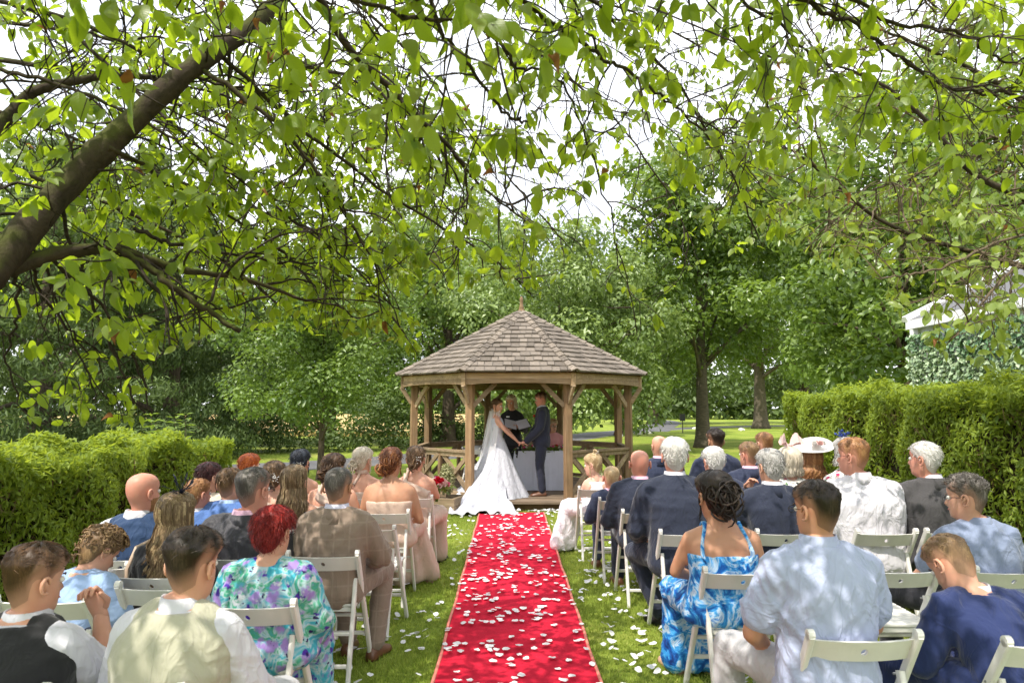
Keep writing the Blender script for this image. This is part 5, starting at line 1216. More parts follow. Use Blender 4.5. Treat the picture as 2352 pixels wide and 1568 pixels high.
# ================================================================ THE COUPLE AND THE REGISTRARS
def inv(loc, rz):
    c, s_ = math.cos(-rz), math.sin(-rz)
    def f(p): d = np.array(p, float) - np.array(loc); return np.array((d[0]*c - d[1]*s_, d[0]*s_ + d[1]*c, d[2]))
    return f
def dirl(rz, v): c, s_ = math.cos(-rz), math.sin(-rz); return np.array((v[0]*c - v[1]*s_, v[0]*s_ + v[1]*c, v[2]))
SUIT = checkmat('blue_tweed_suit', (.024, .027, .046), (.05, .05, .07), 30, .3); DRESS = printmat('bridal_lace', [(.34, (.40, .41, .46)), (.5, (.50, .505, .55)), (.66, (.53, .535, .57))], 46, 1.2, .7, 5)
hands = P(1199, 1016, 11.72)
# groom
gl = tuple(P(1243, 1133, 11.84)); gl = (gl[0], gl[1], DECK); rz = R(84); L = inv(gl, rz)
person('groom in blue tweed suit with red buttonhole holding hands with the bride', 0, 9.0, 1.785, sw=.185, g=.98, ws=.95, hyaw=6, hpitch=10, hair=('crop', 'brown'), topmat=SUIT, legmat=SUIT, shoes=LEATHER_TAN, sk='pink', loc=gl, rz=rz, stand=True, legs='trousers',
  arms={'l': (L((gl[0] - .02, gl[1] - .235, 1.30)), L((hands.x + .075, hands.y - .03, hands.z + .02)), dirl(rz, (-1, .1, -.25)), (0, -.5, 1), .5), 'r': (L((gl[0] - .05, gl[1] + .24, 1.30)), L((hands.x + .075, hands.y + .06, hands.z + .02)), dirl(rz, (-1, -.1, -.2)), (0, .5, 1), .5)})
# bride
bl = P(1143, 1133, 11.75); bl = (bl.x, bl.y, DECK); rzb = R(-78); L = inv(bl, rzb)
be, bT, bpt, bJ = person('bride in white lace gown and long veil holding hands with the groom', 0, 9.0, 1.655, 'f', sw=.145, g=.95, ws=.95, hyaw=-34, hpitch=6, hair=('updo', 'midbrown'), top='lace', topmat=DRESS, legs='none', sk='fair', loc=bl, rz=rzb, stand=True, hs=.95,
  arms={'r': (L((bl[0] + .12, bl[1] - .19, 1.26)), L((hands.x - .055, hands.y - .035, hands.z + .0)), dirl(rzb, (1, .05, -.12)), (0, 0, 1), .35), 'l': (L((bl[0] + .16, bl[1] + .2, 1.26)), L((hands.x - .055, hands.y + .05, hands.z)), dirl(rzb, (1, -.05, -.1)), (0, 0, 1), .35)})
def gown():
    r = np.random.default_rng(2); mb = MB(); RR = []; n = 84; zt = 1.655*.475 + .19
    for i in range(30):
        q = i/29; z = lerp(zt, .006, q); rad = .14 + .44*q**.98; cx, cy = 0, -.01 - .10*q**1.6; ring = []
        for k in range(n):
            a = 2*math.pi*k/n; w = 1 + q*(.045*math.sin(11*a + 1.3 + .8*math.sin(3*q)) + .03*math.sin(19*a + 2*q*2) + .02*math.sin(31*a))
            rx, ry = rad*w*.92, rad*w*(1.0 + .1*q) * (1 if q < .1 else 1)
            ring.append((cx + rx*math.sin(a), cy + ry*math.cos(a)*(.8 + .2*q), z))
        RR.append(ring)
    mb.rings(RR, cap=False); mb.build('gown_skirt', DRESS, be, True)
    # train: flows from the back of the skirt over the deck edge on to the grass
    Lb = inv(bl, rzb); nu, nv = 40, 34; V = []
    path = [(-.30, 11.45, DECK + .52), (-.36, 11.28, DECK + .34), (-.39, 11.10, DECK + .12), (-.40, 11.0, DECK + .05), (-.41, 10.90, .10), (-.40, 10.74, .045), (-.36, 10.46, .04)]
    c = spline(path, 6); m = len(c)
    wd = np.interp(np.linspace(0, 1, m), (0, .3, .6, 1), (.26, .36, .46, .54))
    for i in range(m):
        for j in range(nu + 1):
            u = 2*j/nu - 1; t = i/(m-1); z = c[i][2] + .030*t**.5*(math.sin(u*13 + 2*t) + .7*math.sin(u*23 + 5*t + 1))*(1 - .35*abs(u)) + .02*math.sin(t*14 + 4*u) - .16*u*u*max(0, 1 - t*1.6)*1.6
            z = max(z, (.03 if c[i][1] < 11.02 else DECK + .02)) + .010*(1 + math.sin(u*17 + t*9)); yb = c[i][1] - .12*abs(u)**2*t + .05*math.sin(u*9 + t*3)*t + .22*u*u*(t > .7)*(t - .7)
            V.append(Lb((c[i][0] + u*wd[i], yb, z)))
    F = [(i*(nu+1)+j, i*(nu+1)+j+1, (i+1)*(nu+1)+j+1, (i+1)*(nu+1)+j) for i in range(m-1) for j in range(nu)]
    mb = MB(); mb.add(V, F); o = mb.build('train', DRESS, be, True); sm = o.modifiers.new('thickness', 'SOLIDIFY'); sm.thickness = .012
    # veil
    m_, n_, l_, b_ = new_mat('veil_tulle'); tr = n_.new('ShaderNodeBsdfTransparent'); mx = n_.new('ShaderNodeMixShader'); mx.inputs[0].default_value = .36
    b_.inputs['Base Color'].default_value = (.86, .85, .84, 1); b_.inputs['Roughness'].default_value = .9; l_.new(tr.outputs[0], mx.inputs[1]); l_.new(b_.outputs[0], mx.inputs[2]); l_.new(mx.outputs[0], n_['Material Output'].inputs['Surface'])
    head = bT(np.array((0, -.09, .17))); V = []; nu, nv = 30, 30
    for i in range(nv + 1):
        t = i/nv; z = lerp(head[2], .30, t); y = head[1] - .03 - .25*t**1.2; w = .06 + .30*t**.8
        for j in range(nu + 1):
            u = 2*j/nu - 1; V.append((head[0]*(1-t) + u*w, y + .03*math.sin(u*12 + 2*t)*min(1, t*4) + .16*u*u*(1 - .2*t), z + .05*u*u*0))
    F = [(i*(nu+1)+j, i*(nu+1)+j+1, (i+1)*(nu+1)+j+1, (i+1)*(nu+1)+j) for i in range(nv) for j in range(nu)]
    mb = MB(); mb.add(V, F); mb.build('veil', m_, be, True)
    mb = MB(); mb.tube([bT(np.array((x, .02 - 4*x*x, .243 - 6*x*x))) for x in np.linspace(-.06, .06, 9)], .004, 6); mb.build('hair_band', M_eyew, be, True)
gown()
# celebrant reading from a folder
cl_ = P(1176, 1100, 12.55); cl_ = (cl_.x, cl_.y, DECK); rz = R(176); L = inv(cl_, rz)
person('celebrant in black jacket with blonde bob reading from a black folder', 0, 9.0, 1.68, 'f', sw=.15, hyaw=-18, hpitch=14, hair=('bob', 'platinum'), top='longtop', topmat=BLACKT, legs='trousers', legmat=BLACKT, loc=cl_, rz=rz, stand=True,
  arms={'l': (L((cl_[0] + .25, cl_[1] - .05, 1.22)), L((cl_[0] + .16, cl_[1] - .27, 1.26)), dirl(rz, (-.6, -.6, .2)), (.3, -.2, -1), .5), 'r': (L((cl_[0] - .25, cl_[1] - .05, 1.22)), L((cl_[0] - .04, cl_[1] - .28, 1.26)), dirl(rz, (.6, -.6, .2)), (.3, -.2, -1), .5)})
e = empty('folder', (cl_[0] + .08, cl_[1] - .34, 1.315), R(8)); tag(e, 'open black ring folder held by the celebrant', 'folder')
for s in (-1, 1):
    mb = MB(); rot = Matrix.Rotation(R(-14*s), 3, 'Y') @ Matrix.Rotation(R(28), 3, 'X'); mb.box(rot @ Vector((s*.118, 0, 0)), (.232, .31, .008), rot); mb.build('cover', LEATHER_BLK, e)
    mb = MB(); mb.box(rot @ Vector((s*.115, 0, .008)), (.21, .292, .006), rot); mb.build('pages', SHIRT_W, e)
mb = MB(); mb.box((cl_[0] - .075, cl_[1] - .155, 1.475), (.06, .008, .022)); o = mb.build('name_badge', M_eyew); tag(o, 'small white name badge pinned on the celebrant jacket', 'badge')
# table, registrar behind it
TB = P(1236, 1100, 12.75); TB = (TB.x, 12.75)
def table():
    e = empty('signing_table', (TB[0], TB[1], DECK)); tag(e, 'small signing table under the white cloth in the gazebo', 'table')
    wm = plain('table_wood', (.18, .12, .07), .6); mb = MB(); mb.box((0, 0, .69), (.86, .56, .03)); mb.build('tabletop', wm, e)
    for sx in (-1, 1):
        for sy in (-1, 1): mb = MB(); mb.box((sx*.38, sy*.23, .34), (.045, .045, .68)); mb.build('leg', wm, e)
    c = empty('tablecloth', (TB[0], TB[1], DECK)); tag(c, 'white floor length cloth draped over the signing table', 'tablecloth')
    mb = MB(); n = 96; RR = []
    for i in range(14):
        q = i/13; z = lerp(.711, .012, q); ring = []
        for k in range(n):
            a = 2*math.pi*k/n; ca, sa = math.cos(a), math.sin(a); sx = .44/max(abs(ca), 1e-6); sy = .295/max(abs(sa), 1e-6); rr = min(sx, sy); corner = math.exp(-((abs(abs(ca)*rr - .44) + abs(abs(sa)*rr - .295))/.06)**2)
            f = 1 + q*(.05 + .02*math.sin(a*17) + .16*corner + .012*math.sin(a*31 + 2)); ring.append((ca*rr*f, sa*rr*f, z))
        RR.append(ring)
    mb.rings(RR, cap=False); mb.add(RR[0], [tuple(range(n))]); mb.build('cloth', cloth('white_tablecloth', (.62, .63, .72), .8, .2), c, False)
table()
rl = P(1268, 1000, 13.35); rl = (rl.x, 13.32, DECK)
person('registrar with long blonde hair in pink top seated behind the signing table', 0, 7.5, 1.30, 'f', sw=.155, hyaw=24, hpitch=10, hair=('verylong', 'blonde'), top='longtop', topmat=cloth('pink_top', (.60, .27, .27), .8, .3), legs='skirt', legmat=BLACKT, loc=rl, rz=R(172), glass=G_BLK)
c1 = chair(rl[0], 0, 'white folding chair under the registrar in pink'); c1.location = rl; c1.rotation_euler.z = R(172)
c2 = chair(0, 0, 'empty white folding chair standing in the gazebo beside the bride'); c2.location = (*P(1103, 1000, 12.6)[:2], DECK); c2.rotation_euler.z = R(-38)

# ================================================================ FLOWERS AND ACCESSORIES
def rose(name, c, r_, mat, parent, seed, up=(0, 0, 1)):
    r = np.random.default_rng(seed); mb = MB(); up = unit(np.array(up, float)); x = unit(np.cross(up, (.3, .7, .2))); y = np.cross(up, x)
    for ring, (k, rr, tl) in enumerate(((3, .35, 1.3), (5, .65, .95), (6, 1.0, .5))):
        for i in range(k):
            a = 2*math.pi*i/k + ring*.5 + r.normal(0, .1); rad = math.cos(a)*x + math.sin(a)*y; t = -math.sin(a)*x + math.cos(a)*y; G = []
            for v in (0, .4, .8, 1.0):
                h = v*.9*tl*r_; q = rr*r_*(.35 + .65*v); G.append([np.array(c) + rad*(q - .12*r_*abs(w)) + t*w*r_*(.35 + .25*v*(1 if v < .9 else .7)) + up*(h - .15*r_*w*w + (.1*r_ if v > .9 else 0)*0) for w in (-1, -.4, .4, 1)])
            b = len(mb.v); mb.add([p for g_ in G for p in g_], [(i_*4 + j, i_*4 + j + 1, i_*4 + j + 5, i_*4 + j + 4) for i_ in range(3) for j in range(3)])
    return mb.build(name, mat, parent, True)
RED = plain('red_petal', (.52, .008, .025), .6, .3, .2, 60); PINK = plain('pink_petal', (.72, .13, .32), .6, .3, .2, 60); WHT = plain('white_petal', (.80, .77, .72), .6, .3, .05, 60); BLUSH = plain('blush_satin', (.74, .50, .47), .5, .3, .08, 30)
def greens(parent, pts, L, n, seed, spread):
    r = np.random.default_rng(seed); p = np.array(pts)[r.integers(len(pts), size=n)] + r.normal(0, 1, (n, 3))*spread; V, F = leaf_cloud(p, r.normal(0, 1, (n, 3)) + (0, -.4, .6), L, .38, seed, .4)
    o = link('greenery', npmesh('greenery', V, F, M_oak, attrs={'tint': np.repeat(r.random(n), 4)}), parent)
g_ = empty('flower_garland', (TB[0], TB[1] - .20, DECK + .715)); tag(g_, 'garland of red, pink and white flowers along the signing table', 'garland'); gpnts = [(x, .02*math.sin(x*20), .03) for x in np.linspace(-.46, .46, 24)]
greens(g_, gpnts, .075, 520, 5, (.035, .05, .032))
for i in range(30):
    x = -.44 + .88*i/29; rose('bloom', (x, rng.uniform(-.09, .04), .04 + rng.uniform(0, .045)), rng.uniform(.022, .036), (RED, PINK, WHT, PINK, WHT)[i % 5], g_, i, (rng.normal(0, .5), -.6, .9))
def ppl(key): return next(v for k, v in e_T.items() if k.startswith(key))
# bouquet in the bridesmaid's hands
pe, pT, ppt, pJ, pX, prow = ppl('bridesmaid with light brown bun'); bq = empty('bouquet', (pX + .19, prow + .24 + .30, .79)); tag(bq, 'round bouquet of red and pink roses held by the front bridesmaid', 'bouquet')
for i in range(26):
    a = i*2.4; q = math.sqrt(i/26)*.105; u = np.array((math.cos(a)*q, math.sin(a)*q, .085*math.cos(q*13))); rose('bloom', u, .034, (RED, PINK, RED, BLUSH, WHT)[i % 5], bq, i + 60, u + np.array((0, 0, .08)))
greens(bq, [(0, 0, 0)], .07, 120, 8, (.07, .07, .02)); mb = MB(); mb.tube([(0, -.0, .06), (-.01, -.02, -.14)], [.02, .015], 8); mb.build('stems', M_herb, bq, True)
# buttonholes
def pin(key, off, mat, label):
    e, T, pt, J, X, row = ppl(key); p = np.array(pt(*off[:2], .03)); M = Matrix.Rotation(e.rotation_euler.z, 3, 'Z') @ Vector(p); b = empty('buttonhole', Vector(e.location) + M); tag(b, label, 'flower'); d = Vector((math.sin(off[1]), math.cos(off[1]), .3)); d = Matrix.Rotation(e.rotation_euler.z, 3, 'Z') @ d
    rose('bloom', (0, 0, 0), .026, mat, b, 5, d); greens(b, [(0, 0, -.02)], .045, 8, 3, (.008, .008, .015))
pin('groom', (.74, R(-28)), RED, 'red rose buttonhole on the groom lapel'); pin('small boy', (.70, R(-45)), RED, 'red rose buttonhole on the small boy jacket')
# pearl combs and hair flowers
def comb(key, phi, z, n, mat=M_eyew, name='hair_comb', sp=.018, rad=.0035):
    e, T, *_ = ppl(key); r = np.random.default_rng(int(z*1000)); mb = MB(); c = hpoint(phi, z, .045 if z < .12 else .026); nr = unit(c - np.array((0, -.01, .12)))
    for _ in range(n):
        p = c + r.normal(0, sp, 3)*np.array((1.2, .3, 1)) + nr*r.uniform(0, .008); q = T(p); s = rad*r.uniform(.6, 1.4)
        mb.rings([[q + s*np.array((math.cos(t)*w, math.sin(t)*w, h)) for t in np.linspace(0, 6.283, 6, endpoint=False)] for w, h in ((.3, -1), (1, -.3), (1, .4), (.3, 1))])
    mb.build(name, mat, e, True)
comb('woman with burgundy', R(165), .10, 26); comb('woman with coiled', R(160), .125, 26); comb('woman with blue black', R(150), .11, 22); comb('bridesmaid with light', R(150), .12, 30, M_eyew, 'hair_flowers'); comb('bridesmaid with auburn', R(240), .16, 10, BLUSH, 'hair_flowers'); comb('flower girl', R(180), .22, 14)
# navy feather fascinator
def feathers(key, c, mat, n, L, seed, name='fascinator', wd=.10):
    e, T, *_ = ppl(key); r = np.random.default_rng(seed); mb = MB(); c = np.array(c)
    for _ in range(n):
        d = unit(r.normal(0, 1, 3) + np.array((0, -.2, .9))); b = unit(r.normal(0, 1, 3)); l = L*r.uniform(.5, 1.1); pts = [T(c + d*l*t + b*l*.45*t*t) for t in np.linspace(0, 1, 7)]; mb.tube(pts, [.0016]*6 + [.0008], 4)
        if r.random() < .55: mb.tube(pts[-3:], [.002, wd*l*.8, .002], 6, flat=.2)
    mb.build(name, mat, e, True)
NAVYF = plain('navy_feather', (.008, .010, .03), .5); feathers('woman with long wavy', (.03, -.02, .245), NAVYF, 34, .085, 4)
BLUEF = plain('royal_blue_net', (.02, .05, .25), .6); feathers('woman with navy flower', (-.02, -.0, .25), BLUEF, 40, .07, 6, wd=.3)
# pink bow fascinator
e, T, *_ = ppl('woman with blonde bob'); mb = MB()
for s in (-1, 1):
    for k in range(2):
        G = []
        for u in np.linspace(0, 1, 7): G.append([T(np.array((s*(.01 + .115*u*(1 - .25*k)), -.03 + .02*math.sin(u*5 + k) + w*.01, .262 + .055*math.sin(u*2.6)*(1 + .4*k) + w*(.008 + .036*math.sin(u*3.0))))) for w in (-1, -.5, 0, .5, 1)])
        mb.add([p for g in G for p in g], [(i*5 + j, i*5 + j + 1, i*5 + j + 6, i*5 + j + 5) for i in range(6) for j in range(4)])
mb.rings([[T(np.array((.016*math.cos(t), -.03 + .016*math.sin(t), z))) for t in np.linspace(0, 6.283, 8, endpoint=False)] for z in (.25, .275, .285)]); mb.build('fascinator', BLUSH, e, True)
# wide white hat
e, T, *_ = ppl('woman in wide white'); hatc = plain('white_sinamay', (.80, .77, .74), .7, .3, .04, 80); mb = MB(); rot = np.array(Matrix.Rotation(R(-14), 3, 'Y') @ Matrix.Rotation(R(14), 3, 'X'))
RR = []
for r_, z in ((.03, .045), (.075, .04), (.085, .0), (.13, -.004), (.185, .006), (.20, .012), (.196, .004), (.13, -.012), (.08, -.014)): RR.append([T(np.array((.01, -.02, .255)) + rot @ np.array((r_*math.cos(t), r_*math.sin(t), z + (.012*math.sin(2*t) if r_ > .12 else 0)))) for t in np.linspace(0, 6.283, 40, endpoint=False)])
mb.rings(RR); hat = mb.build('hat', hatc, e, True)
for k, (x, y) in enumerate(((-.05, -.10), (.0, -.12), (.05, -.095), (-.01, -.07))): rose('hat_flower', T(np.array((.01 + x, -.02 + y, .255)) + rot @ np.array((0, 0, .03))), .036, BLUSH if k % 2 else hatc, hat, k + 90, (0, -.5, 1))
# shoulder bag strap of the blonde woman
e, T, pt, J, X, row = ppl('woman with long wavy'); mb = MB(); mb.tube([(-.21, -.12, .60), (-.225, -.10, .76), (-.20, -.06, .87), (-.15, .02, .90)], .011, 6, flat=.4); mb.build('bag_strap', plain('beige_strap', (.45, .33, .24), .6), e, True)
# boarding for the cuff bracelet of the man in pale blue
e, T, pt, J, X, row = ppl('man in pale blue'); S, E, Wr = J['l']; mb = MB(); mb.tube([lerp(E, Wr, .90), lerp(E, Wr, .94)], .034, 10); mb.build('wrist_band', M_black, e, True)
realize()
# ================================================================ CHERRY TREES OVERHEAD
M_cbark = barkmat('cherry_bark', (.060, .045, .034), (.065, .070, .018), (5, 5, 5)); M_twig = barkmat('twig_bark', (.055, .042, .033), None, (20, 20, 20))
M_twig2 = barkmat('sun_toned_twig_bark', (.16, .12, .08), None, (20, 20, 20))  # paler copy of the twig bark, sunlight put into its colour
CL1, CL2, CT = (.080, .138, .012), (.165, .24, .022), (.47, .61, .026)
M_leafs = leafmat('cherry_leaf', CL1, CL2, CT, .56, .38, .45, True); M_leafo = leafmat('cherry_leaf_blade', CL1, CL2, CT, .56, .38, .45, 'object')
CR1, CR2, CRT = (.11, .175, .024), (.23, .30, .055), (.48, .58, .05)  # brighter copy of the cherry leaf tones: sunlight put into the colour
M_leafs2 = leafmat('cherry_leaf_sun_toned', CR1, CR2, CRT, .40, .35, .5, True); M_leafo2 = leafmat('cherry_leaf_blade_sun_toned', CR1, CR2, CRT, .40, .35, .5, 'object')
M_brown = leafmat('withered_leaf', (.13, .055, .02), (.30, .14, .05), (.35, .14, .04), .3, .7, .2)
STN = np.array([(0, 0), (.10, .50), (.28, .92), (.48, 1.0), (.68, .80), (.85, .40), (1, 0)])
def leaf_template():
    V, UV = [(0, 0, 0)], [(.5, 0)]; cols = []
    for v, w in STN[1:-1]:
        for s in (-1, 0, 1): V.append((s*w*.5, v, 0)); UV.append((.5 + s*w*.5, v))
    V.append((0, 1, 0)); UV.append((.5, 1)); F = [(0, 2, 1), (0, 3, 2)]; m = len(STN) - 2
    for i in range(m - 1):
        a, b = 1 + 3*i, 4 + 3*i
        for q in (0, 1): F += [(a + q, a + q + 1, b + q + 1), (a + q, b + q + 1, b + q)]
    a = 1 + 3*(m - 1); t = 1 + 3*m; F += [(a, a + 1, t), (a + 1, a + 2, t)]
    return np.array(V, float), np.array(F), np.array(UV)
LV, LF, LUV = leaf_template()
def leaf_shape(n, r):
    """(n, k, 3) unit leaves: width .52, folded, drooping to the tip"""
    V = np.repeat(LV[None], n, 0); w = r.uniform(.44, .60, n)[:, None]; cu = r.uniform(.05, .42, n)[:, None]; fo = r.uniform(.05, .5, n)[:, None]; ph = r.random(n)[:, None]*6.28
    x, y = V[..., 0].copy(), V[..., 1].copy()
    V[..., 0] = x*w; V[..., 2] = -cu*y*y + np.abs(x)*w*fo + .022*np.sin(y*13 + ph)*np.abs(x)*2; V[..., 1] = y*(1 - .12*cu)
    return V
def proj(p):
    q = (np.asarray(p) - np.array((0, 0, CAM_H))) @ _rot
    z = np.where(q[..., 2] < -.05, -q[..., 2], 1e-3); return 1176 + FPX*q[..., 0]/z, 784 - FPX*q[..., 1]/z, np.where(q[..., 2] < -.05, -q[..., 2], -1)
LOWX = [-400, 0, 330, 360, 480, 600, 900, 960, 1010, 1120, 1260, 1330, 1420, 1500, 1580, 1800, 1960, 2010, 2180, 2352, 2800]
LOWY = [990, 985, 985, 820, 770, 760, 790, 850, 700, 640, 700, 560, 820, 800, 620, 560, 640, 680, 840, 860, 860]
def ok_low(p):
    x, y, z = proj(p)
    return (z < 0) | (y < np.interp(x, LOWX, LOWY)) | (x < -300) | (x > 2700)

class Cherry:
    def __init__(s, name, label, base, seed, leaf_s, leaf_o, twigm, lush=1.12):
        s.lush = lush
        s.e = empty(name, base); tag(s.e, label, 'tree', 'cherry trees arching over the seats'); s.b = np.array(base); s.r = np.random.default_rng(seed)
        s.tw = MB(); s.lp, s.ld, s.ln, s.ll = [], [], [], []; s.ms, s.mo, s.mt = leaf_s, leaf_o, twigm; s.brown = []
    def leaf(s, p, d, L=None):
        L = L or s.r.uniform(.054, .098); d = unit(d + s.r.normal(0, .35, 3) + np.array((0, 0, -.75)))
        n = s.r.normal(0, .6, 3) + np.array((0, -.55, .75)); n = unit(n - d*np.dot(n, d))
        if not ok_low(p + d*L): return
        if s.r.random() < .008: s.brown.append((p, d, n, L))
        else: s.lp.append(p); s.ld.append(d); s.ln.append(n); s.ll.append(L)
    def cluster(s, p, d, k):
        for _ in range(k):
            a = unit(d*.5 + s.r.normal(0, .8, 3)); st = s.r.uniform(.012, .03); q = p + a*st
            s.leaf(q, a)
    def twig(s, p, d, L, r0, lvl, dens, g=.05):
        n = max(3, int(L/.055)); pts = [p]; step = L/n
        for i in range(n):
            d = unit(d + s.r.normal(0, .17, 3) + np.array((0, 0, -g*(1 + i*.12)))); q = pts[-1] + d*step
            if not ok_low(q): break
            pts.append(q)
            if lvl < 3 and i > 1 and s.r.random() < (.42 if lvl == 1 else .30):
                a = unit(d + s.r.normal(0, .75, 3)); s.twig(q, a, L*s.r.uniform(.25, .55), r0*.6, lvl + 1, dens, g*1.15)
            if s.r.random() < s.lush*dens*(.15 + .85*i/n): s.cluster(q, d, s.r.integers(1, 4))
        if len(pts) < 3: return
        s.tw.tube(pts, np.linspace(r0, max(.0015, r0*.5), len(pts)) * (1 + .20*s.r.normal(0, 1, len(pts))), 3 if lvl > 1 else 4)
        if s.r.random() < min(1, dens*1.5): s.cluster(pts[-1], d, s.r.integers(2, 5))
    def branch(s, pts, r0, r1, dens=.4, every=.13, tl=(.25, .75), n=6, first=.12, name='branch', world=False, spawn=True):
        c = spline(pts if world else [P(*q) for q in pts], n); L = np.concatenate([[0], np.cumsum(np.linalg.norm(np.diff(c, axis=0), axis=1))]); k = len(c)
        jit = s.r.normal(0, .008, c.shape); jit[0] = 0; c2 = c + jit*min(1, .02/r0*.5)
        mb = MB(); mb.tube(c2 - s.b, np.linspace(r0, r1, k) * (1 + .05*s.r.normal(0, 1, k)), 10 if r0 > .03 else 7); mb.build(name, M_cbark if r0 > .012 else s.mt, s.e, True)
        if not spawn: return c
        t = first*L[-1]
        while t < L[-1]:
            p = np.array([np.interp(t, L, c[:, i]) for i in range(3)]); i = min(k-2, int(np.searchsorted(L, t))); d = unit(c[i+1] - c[i])
            a = unit(d*.55 + s.r.normal(0, .75, 3) + np.array((0, 0, .05))); s.twig(p, a, s.r.uniform(*tl), max(.0030, min(.0075, r0*.40)), 1, dens*s.r.choice((.25, 1.1))); t += .66*every*s.r.uniform(.6, 1.5)
        s.twig(c[-1], unit(c[-1] - c[-2]), tl[1]*.6, max(.0025, r1*.8), 1, dens); return c
    def shade(s, n, box, hole=.0):
        """unseen leaf clumps added overhead and behind, shaped to shade the near seats"""
        r = s.r; lo, hi = np.array(box[0]), np.array(box[1]); C = lo + (hi - lo)*r.random((n//14, 3)); p = np.repeat(C, 14, 0) + r.normal(0, .13, (len(C)*14, 3))
        x, y, z = proj(p); keep = (z < 0) | (y < -110); p = p[keep]; nr = r.normal(0, .5, p.shape) + (0, 0, 1.)
        V, F = leaf_cloud(p - s.b, nr, .10, .6, 77, .4); link('foliage', npmesh('foliage', V, F, s.ms, attrs={'tint': np.repeat(r.random(len(p)), 4)}, uv=np.tile(np.array(((.5, 0), (.8, .5), (.5, 1), (.2, .5))), (len(p), 1))), s.e)['kind'] = 'stuff'
        for c in C[::9]: s.tw.tube([c + r.normal(0, .3, 3), c, c + r.normal(0, .3, 3)], [.004, .004, .002], 4)
    def finish(s, n_ind=300):
        lp, ld, ln, ll = map(np.array, (s.lp, s.ld, s.ln, s.ll)); x, y, z = proj(lp); size = np.where((z > 0) & (x > -40) & (x < 2392) & (y > -40) & (y < 1600), ll/np.maximum(z, .1), 0)
        order = np.argsort(-size); ind, rest = order[:n_ind], order[n_ind:]; s.r.shuffle(ind)
        var = leaf_shape(6, s.r); mesh = [npmesh('leaf', v, LF, s.mo, True, uv=LUV) for v in var]; mbr = []
        for v in leaf_shape(3, s.r): v = v.copy(); v[:, 2] += 1.6*v[:, 0]**2*3 - .25*v[:, 1]**2; mbr.append(npmesh('withered_leaf', v, LF, M_brown, True, uv=LUV, attrs={'tint': s.r.random(len(v))}))
        def put(nm, me, p, d, n, L):
            o = link(nm, me, s.e); xx = np.cross(d, n); M = Matrix(((xx[0]*L, d[0]*L, n[0]*L, p[0]-s.b[0]), (xx[1]*L, d[1]*L, n[1]*L, p[1]-s.b[1]), (xx[2]*L, d[2]*L, n[2]*L, p[2]-s.b[2]), (0, 0, 0, 1))); o.matrix_basis = M
        for k in ind: put('leaf', mesh[s.r.integers(6)], lp[k], ld[k], ln[k], ll[k])
        for (p, d, n, L) in s.brown: put('withered_leaf', mbr[s.r.integers(3)], p, d, n, L*.8)
        m = len(rest); V = leaf_shape(m, s.r) * ll[rest][:, None, None]; d, n = ld[rest], ln[rest]; xx = np.cross(d, n)
        Wv = V[..., 0:1]*xx[:, None] + V[..., 1:2]*d[:, None] + V[..., 2:3]*n[:, None] + (lp[rest] - s.b)[:, None]; K = len(LV)
        F = (LF[None] + (np.arange(m)*K)[:, None, None]).reshape(-1, 3)
        o = link('leaves', npmesh('leaves', Wv.reshape(-1, 3), F, s.ms, True, {'tint': np.repeat(s.r.random(m), K)}, np.tile(LUV, (m, 1))), s.e); o['kind'] = 'stuff'
        s.tw.v = [(a - s.b[0], b - s.b[1], c - s.b[2]) for a, b, c in s.tw.v]; o = s.tw.build('twigs', s.mt, s.e, True); o['kind'] = 'stuff'
        print('cherry', len(lp), 'leaves', len(s.tw.f), 'twig faces', len(s.brown), 'withered')

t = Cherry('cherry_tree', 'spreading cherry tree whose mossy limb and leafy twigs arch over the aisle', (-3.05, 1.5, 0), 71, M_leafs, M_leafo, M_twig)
hub = np.array((-2.62, 2.25, 1.55))
t.branch([(-3.05, 1.5, -.05), (-3.0, 1.6, .5), (-2.85, 1.9, 1.05), hub, P(-40, 650, 2.72)], .17, .095, name='trunk', world=True, spawn=False)
t.branch([(-60, 665, 2.7), (0, 600, 2.8), (130, 450, 3.0), (250, 330, 3.15), (400, 190, 3.3), (500, 115, 3.4), (580, 60, 3.5), (700, -60, 3.7)], .074, .040, .40, .16, (.3, .9))
t.branch([(17, 622, 2.83), (110, 586, 2.95), (200, 573, 3.05), (273, 573, 3.1), (350, 599, 3.2), (430, 622, 3.3), (560, 640, 3.5), (700, 690, 3.7)], .036, .008, .5, .12)
t.branch([(280, 577, 3.1), (367, 633, 3.12), (433, 683, 3.15), (500, 726, 3.2), (547, 759, 3.22)], .019, .012, .2, .3)
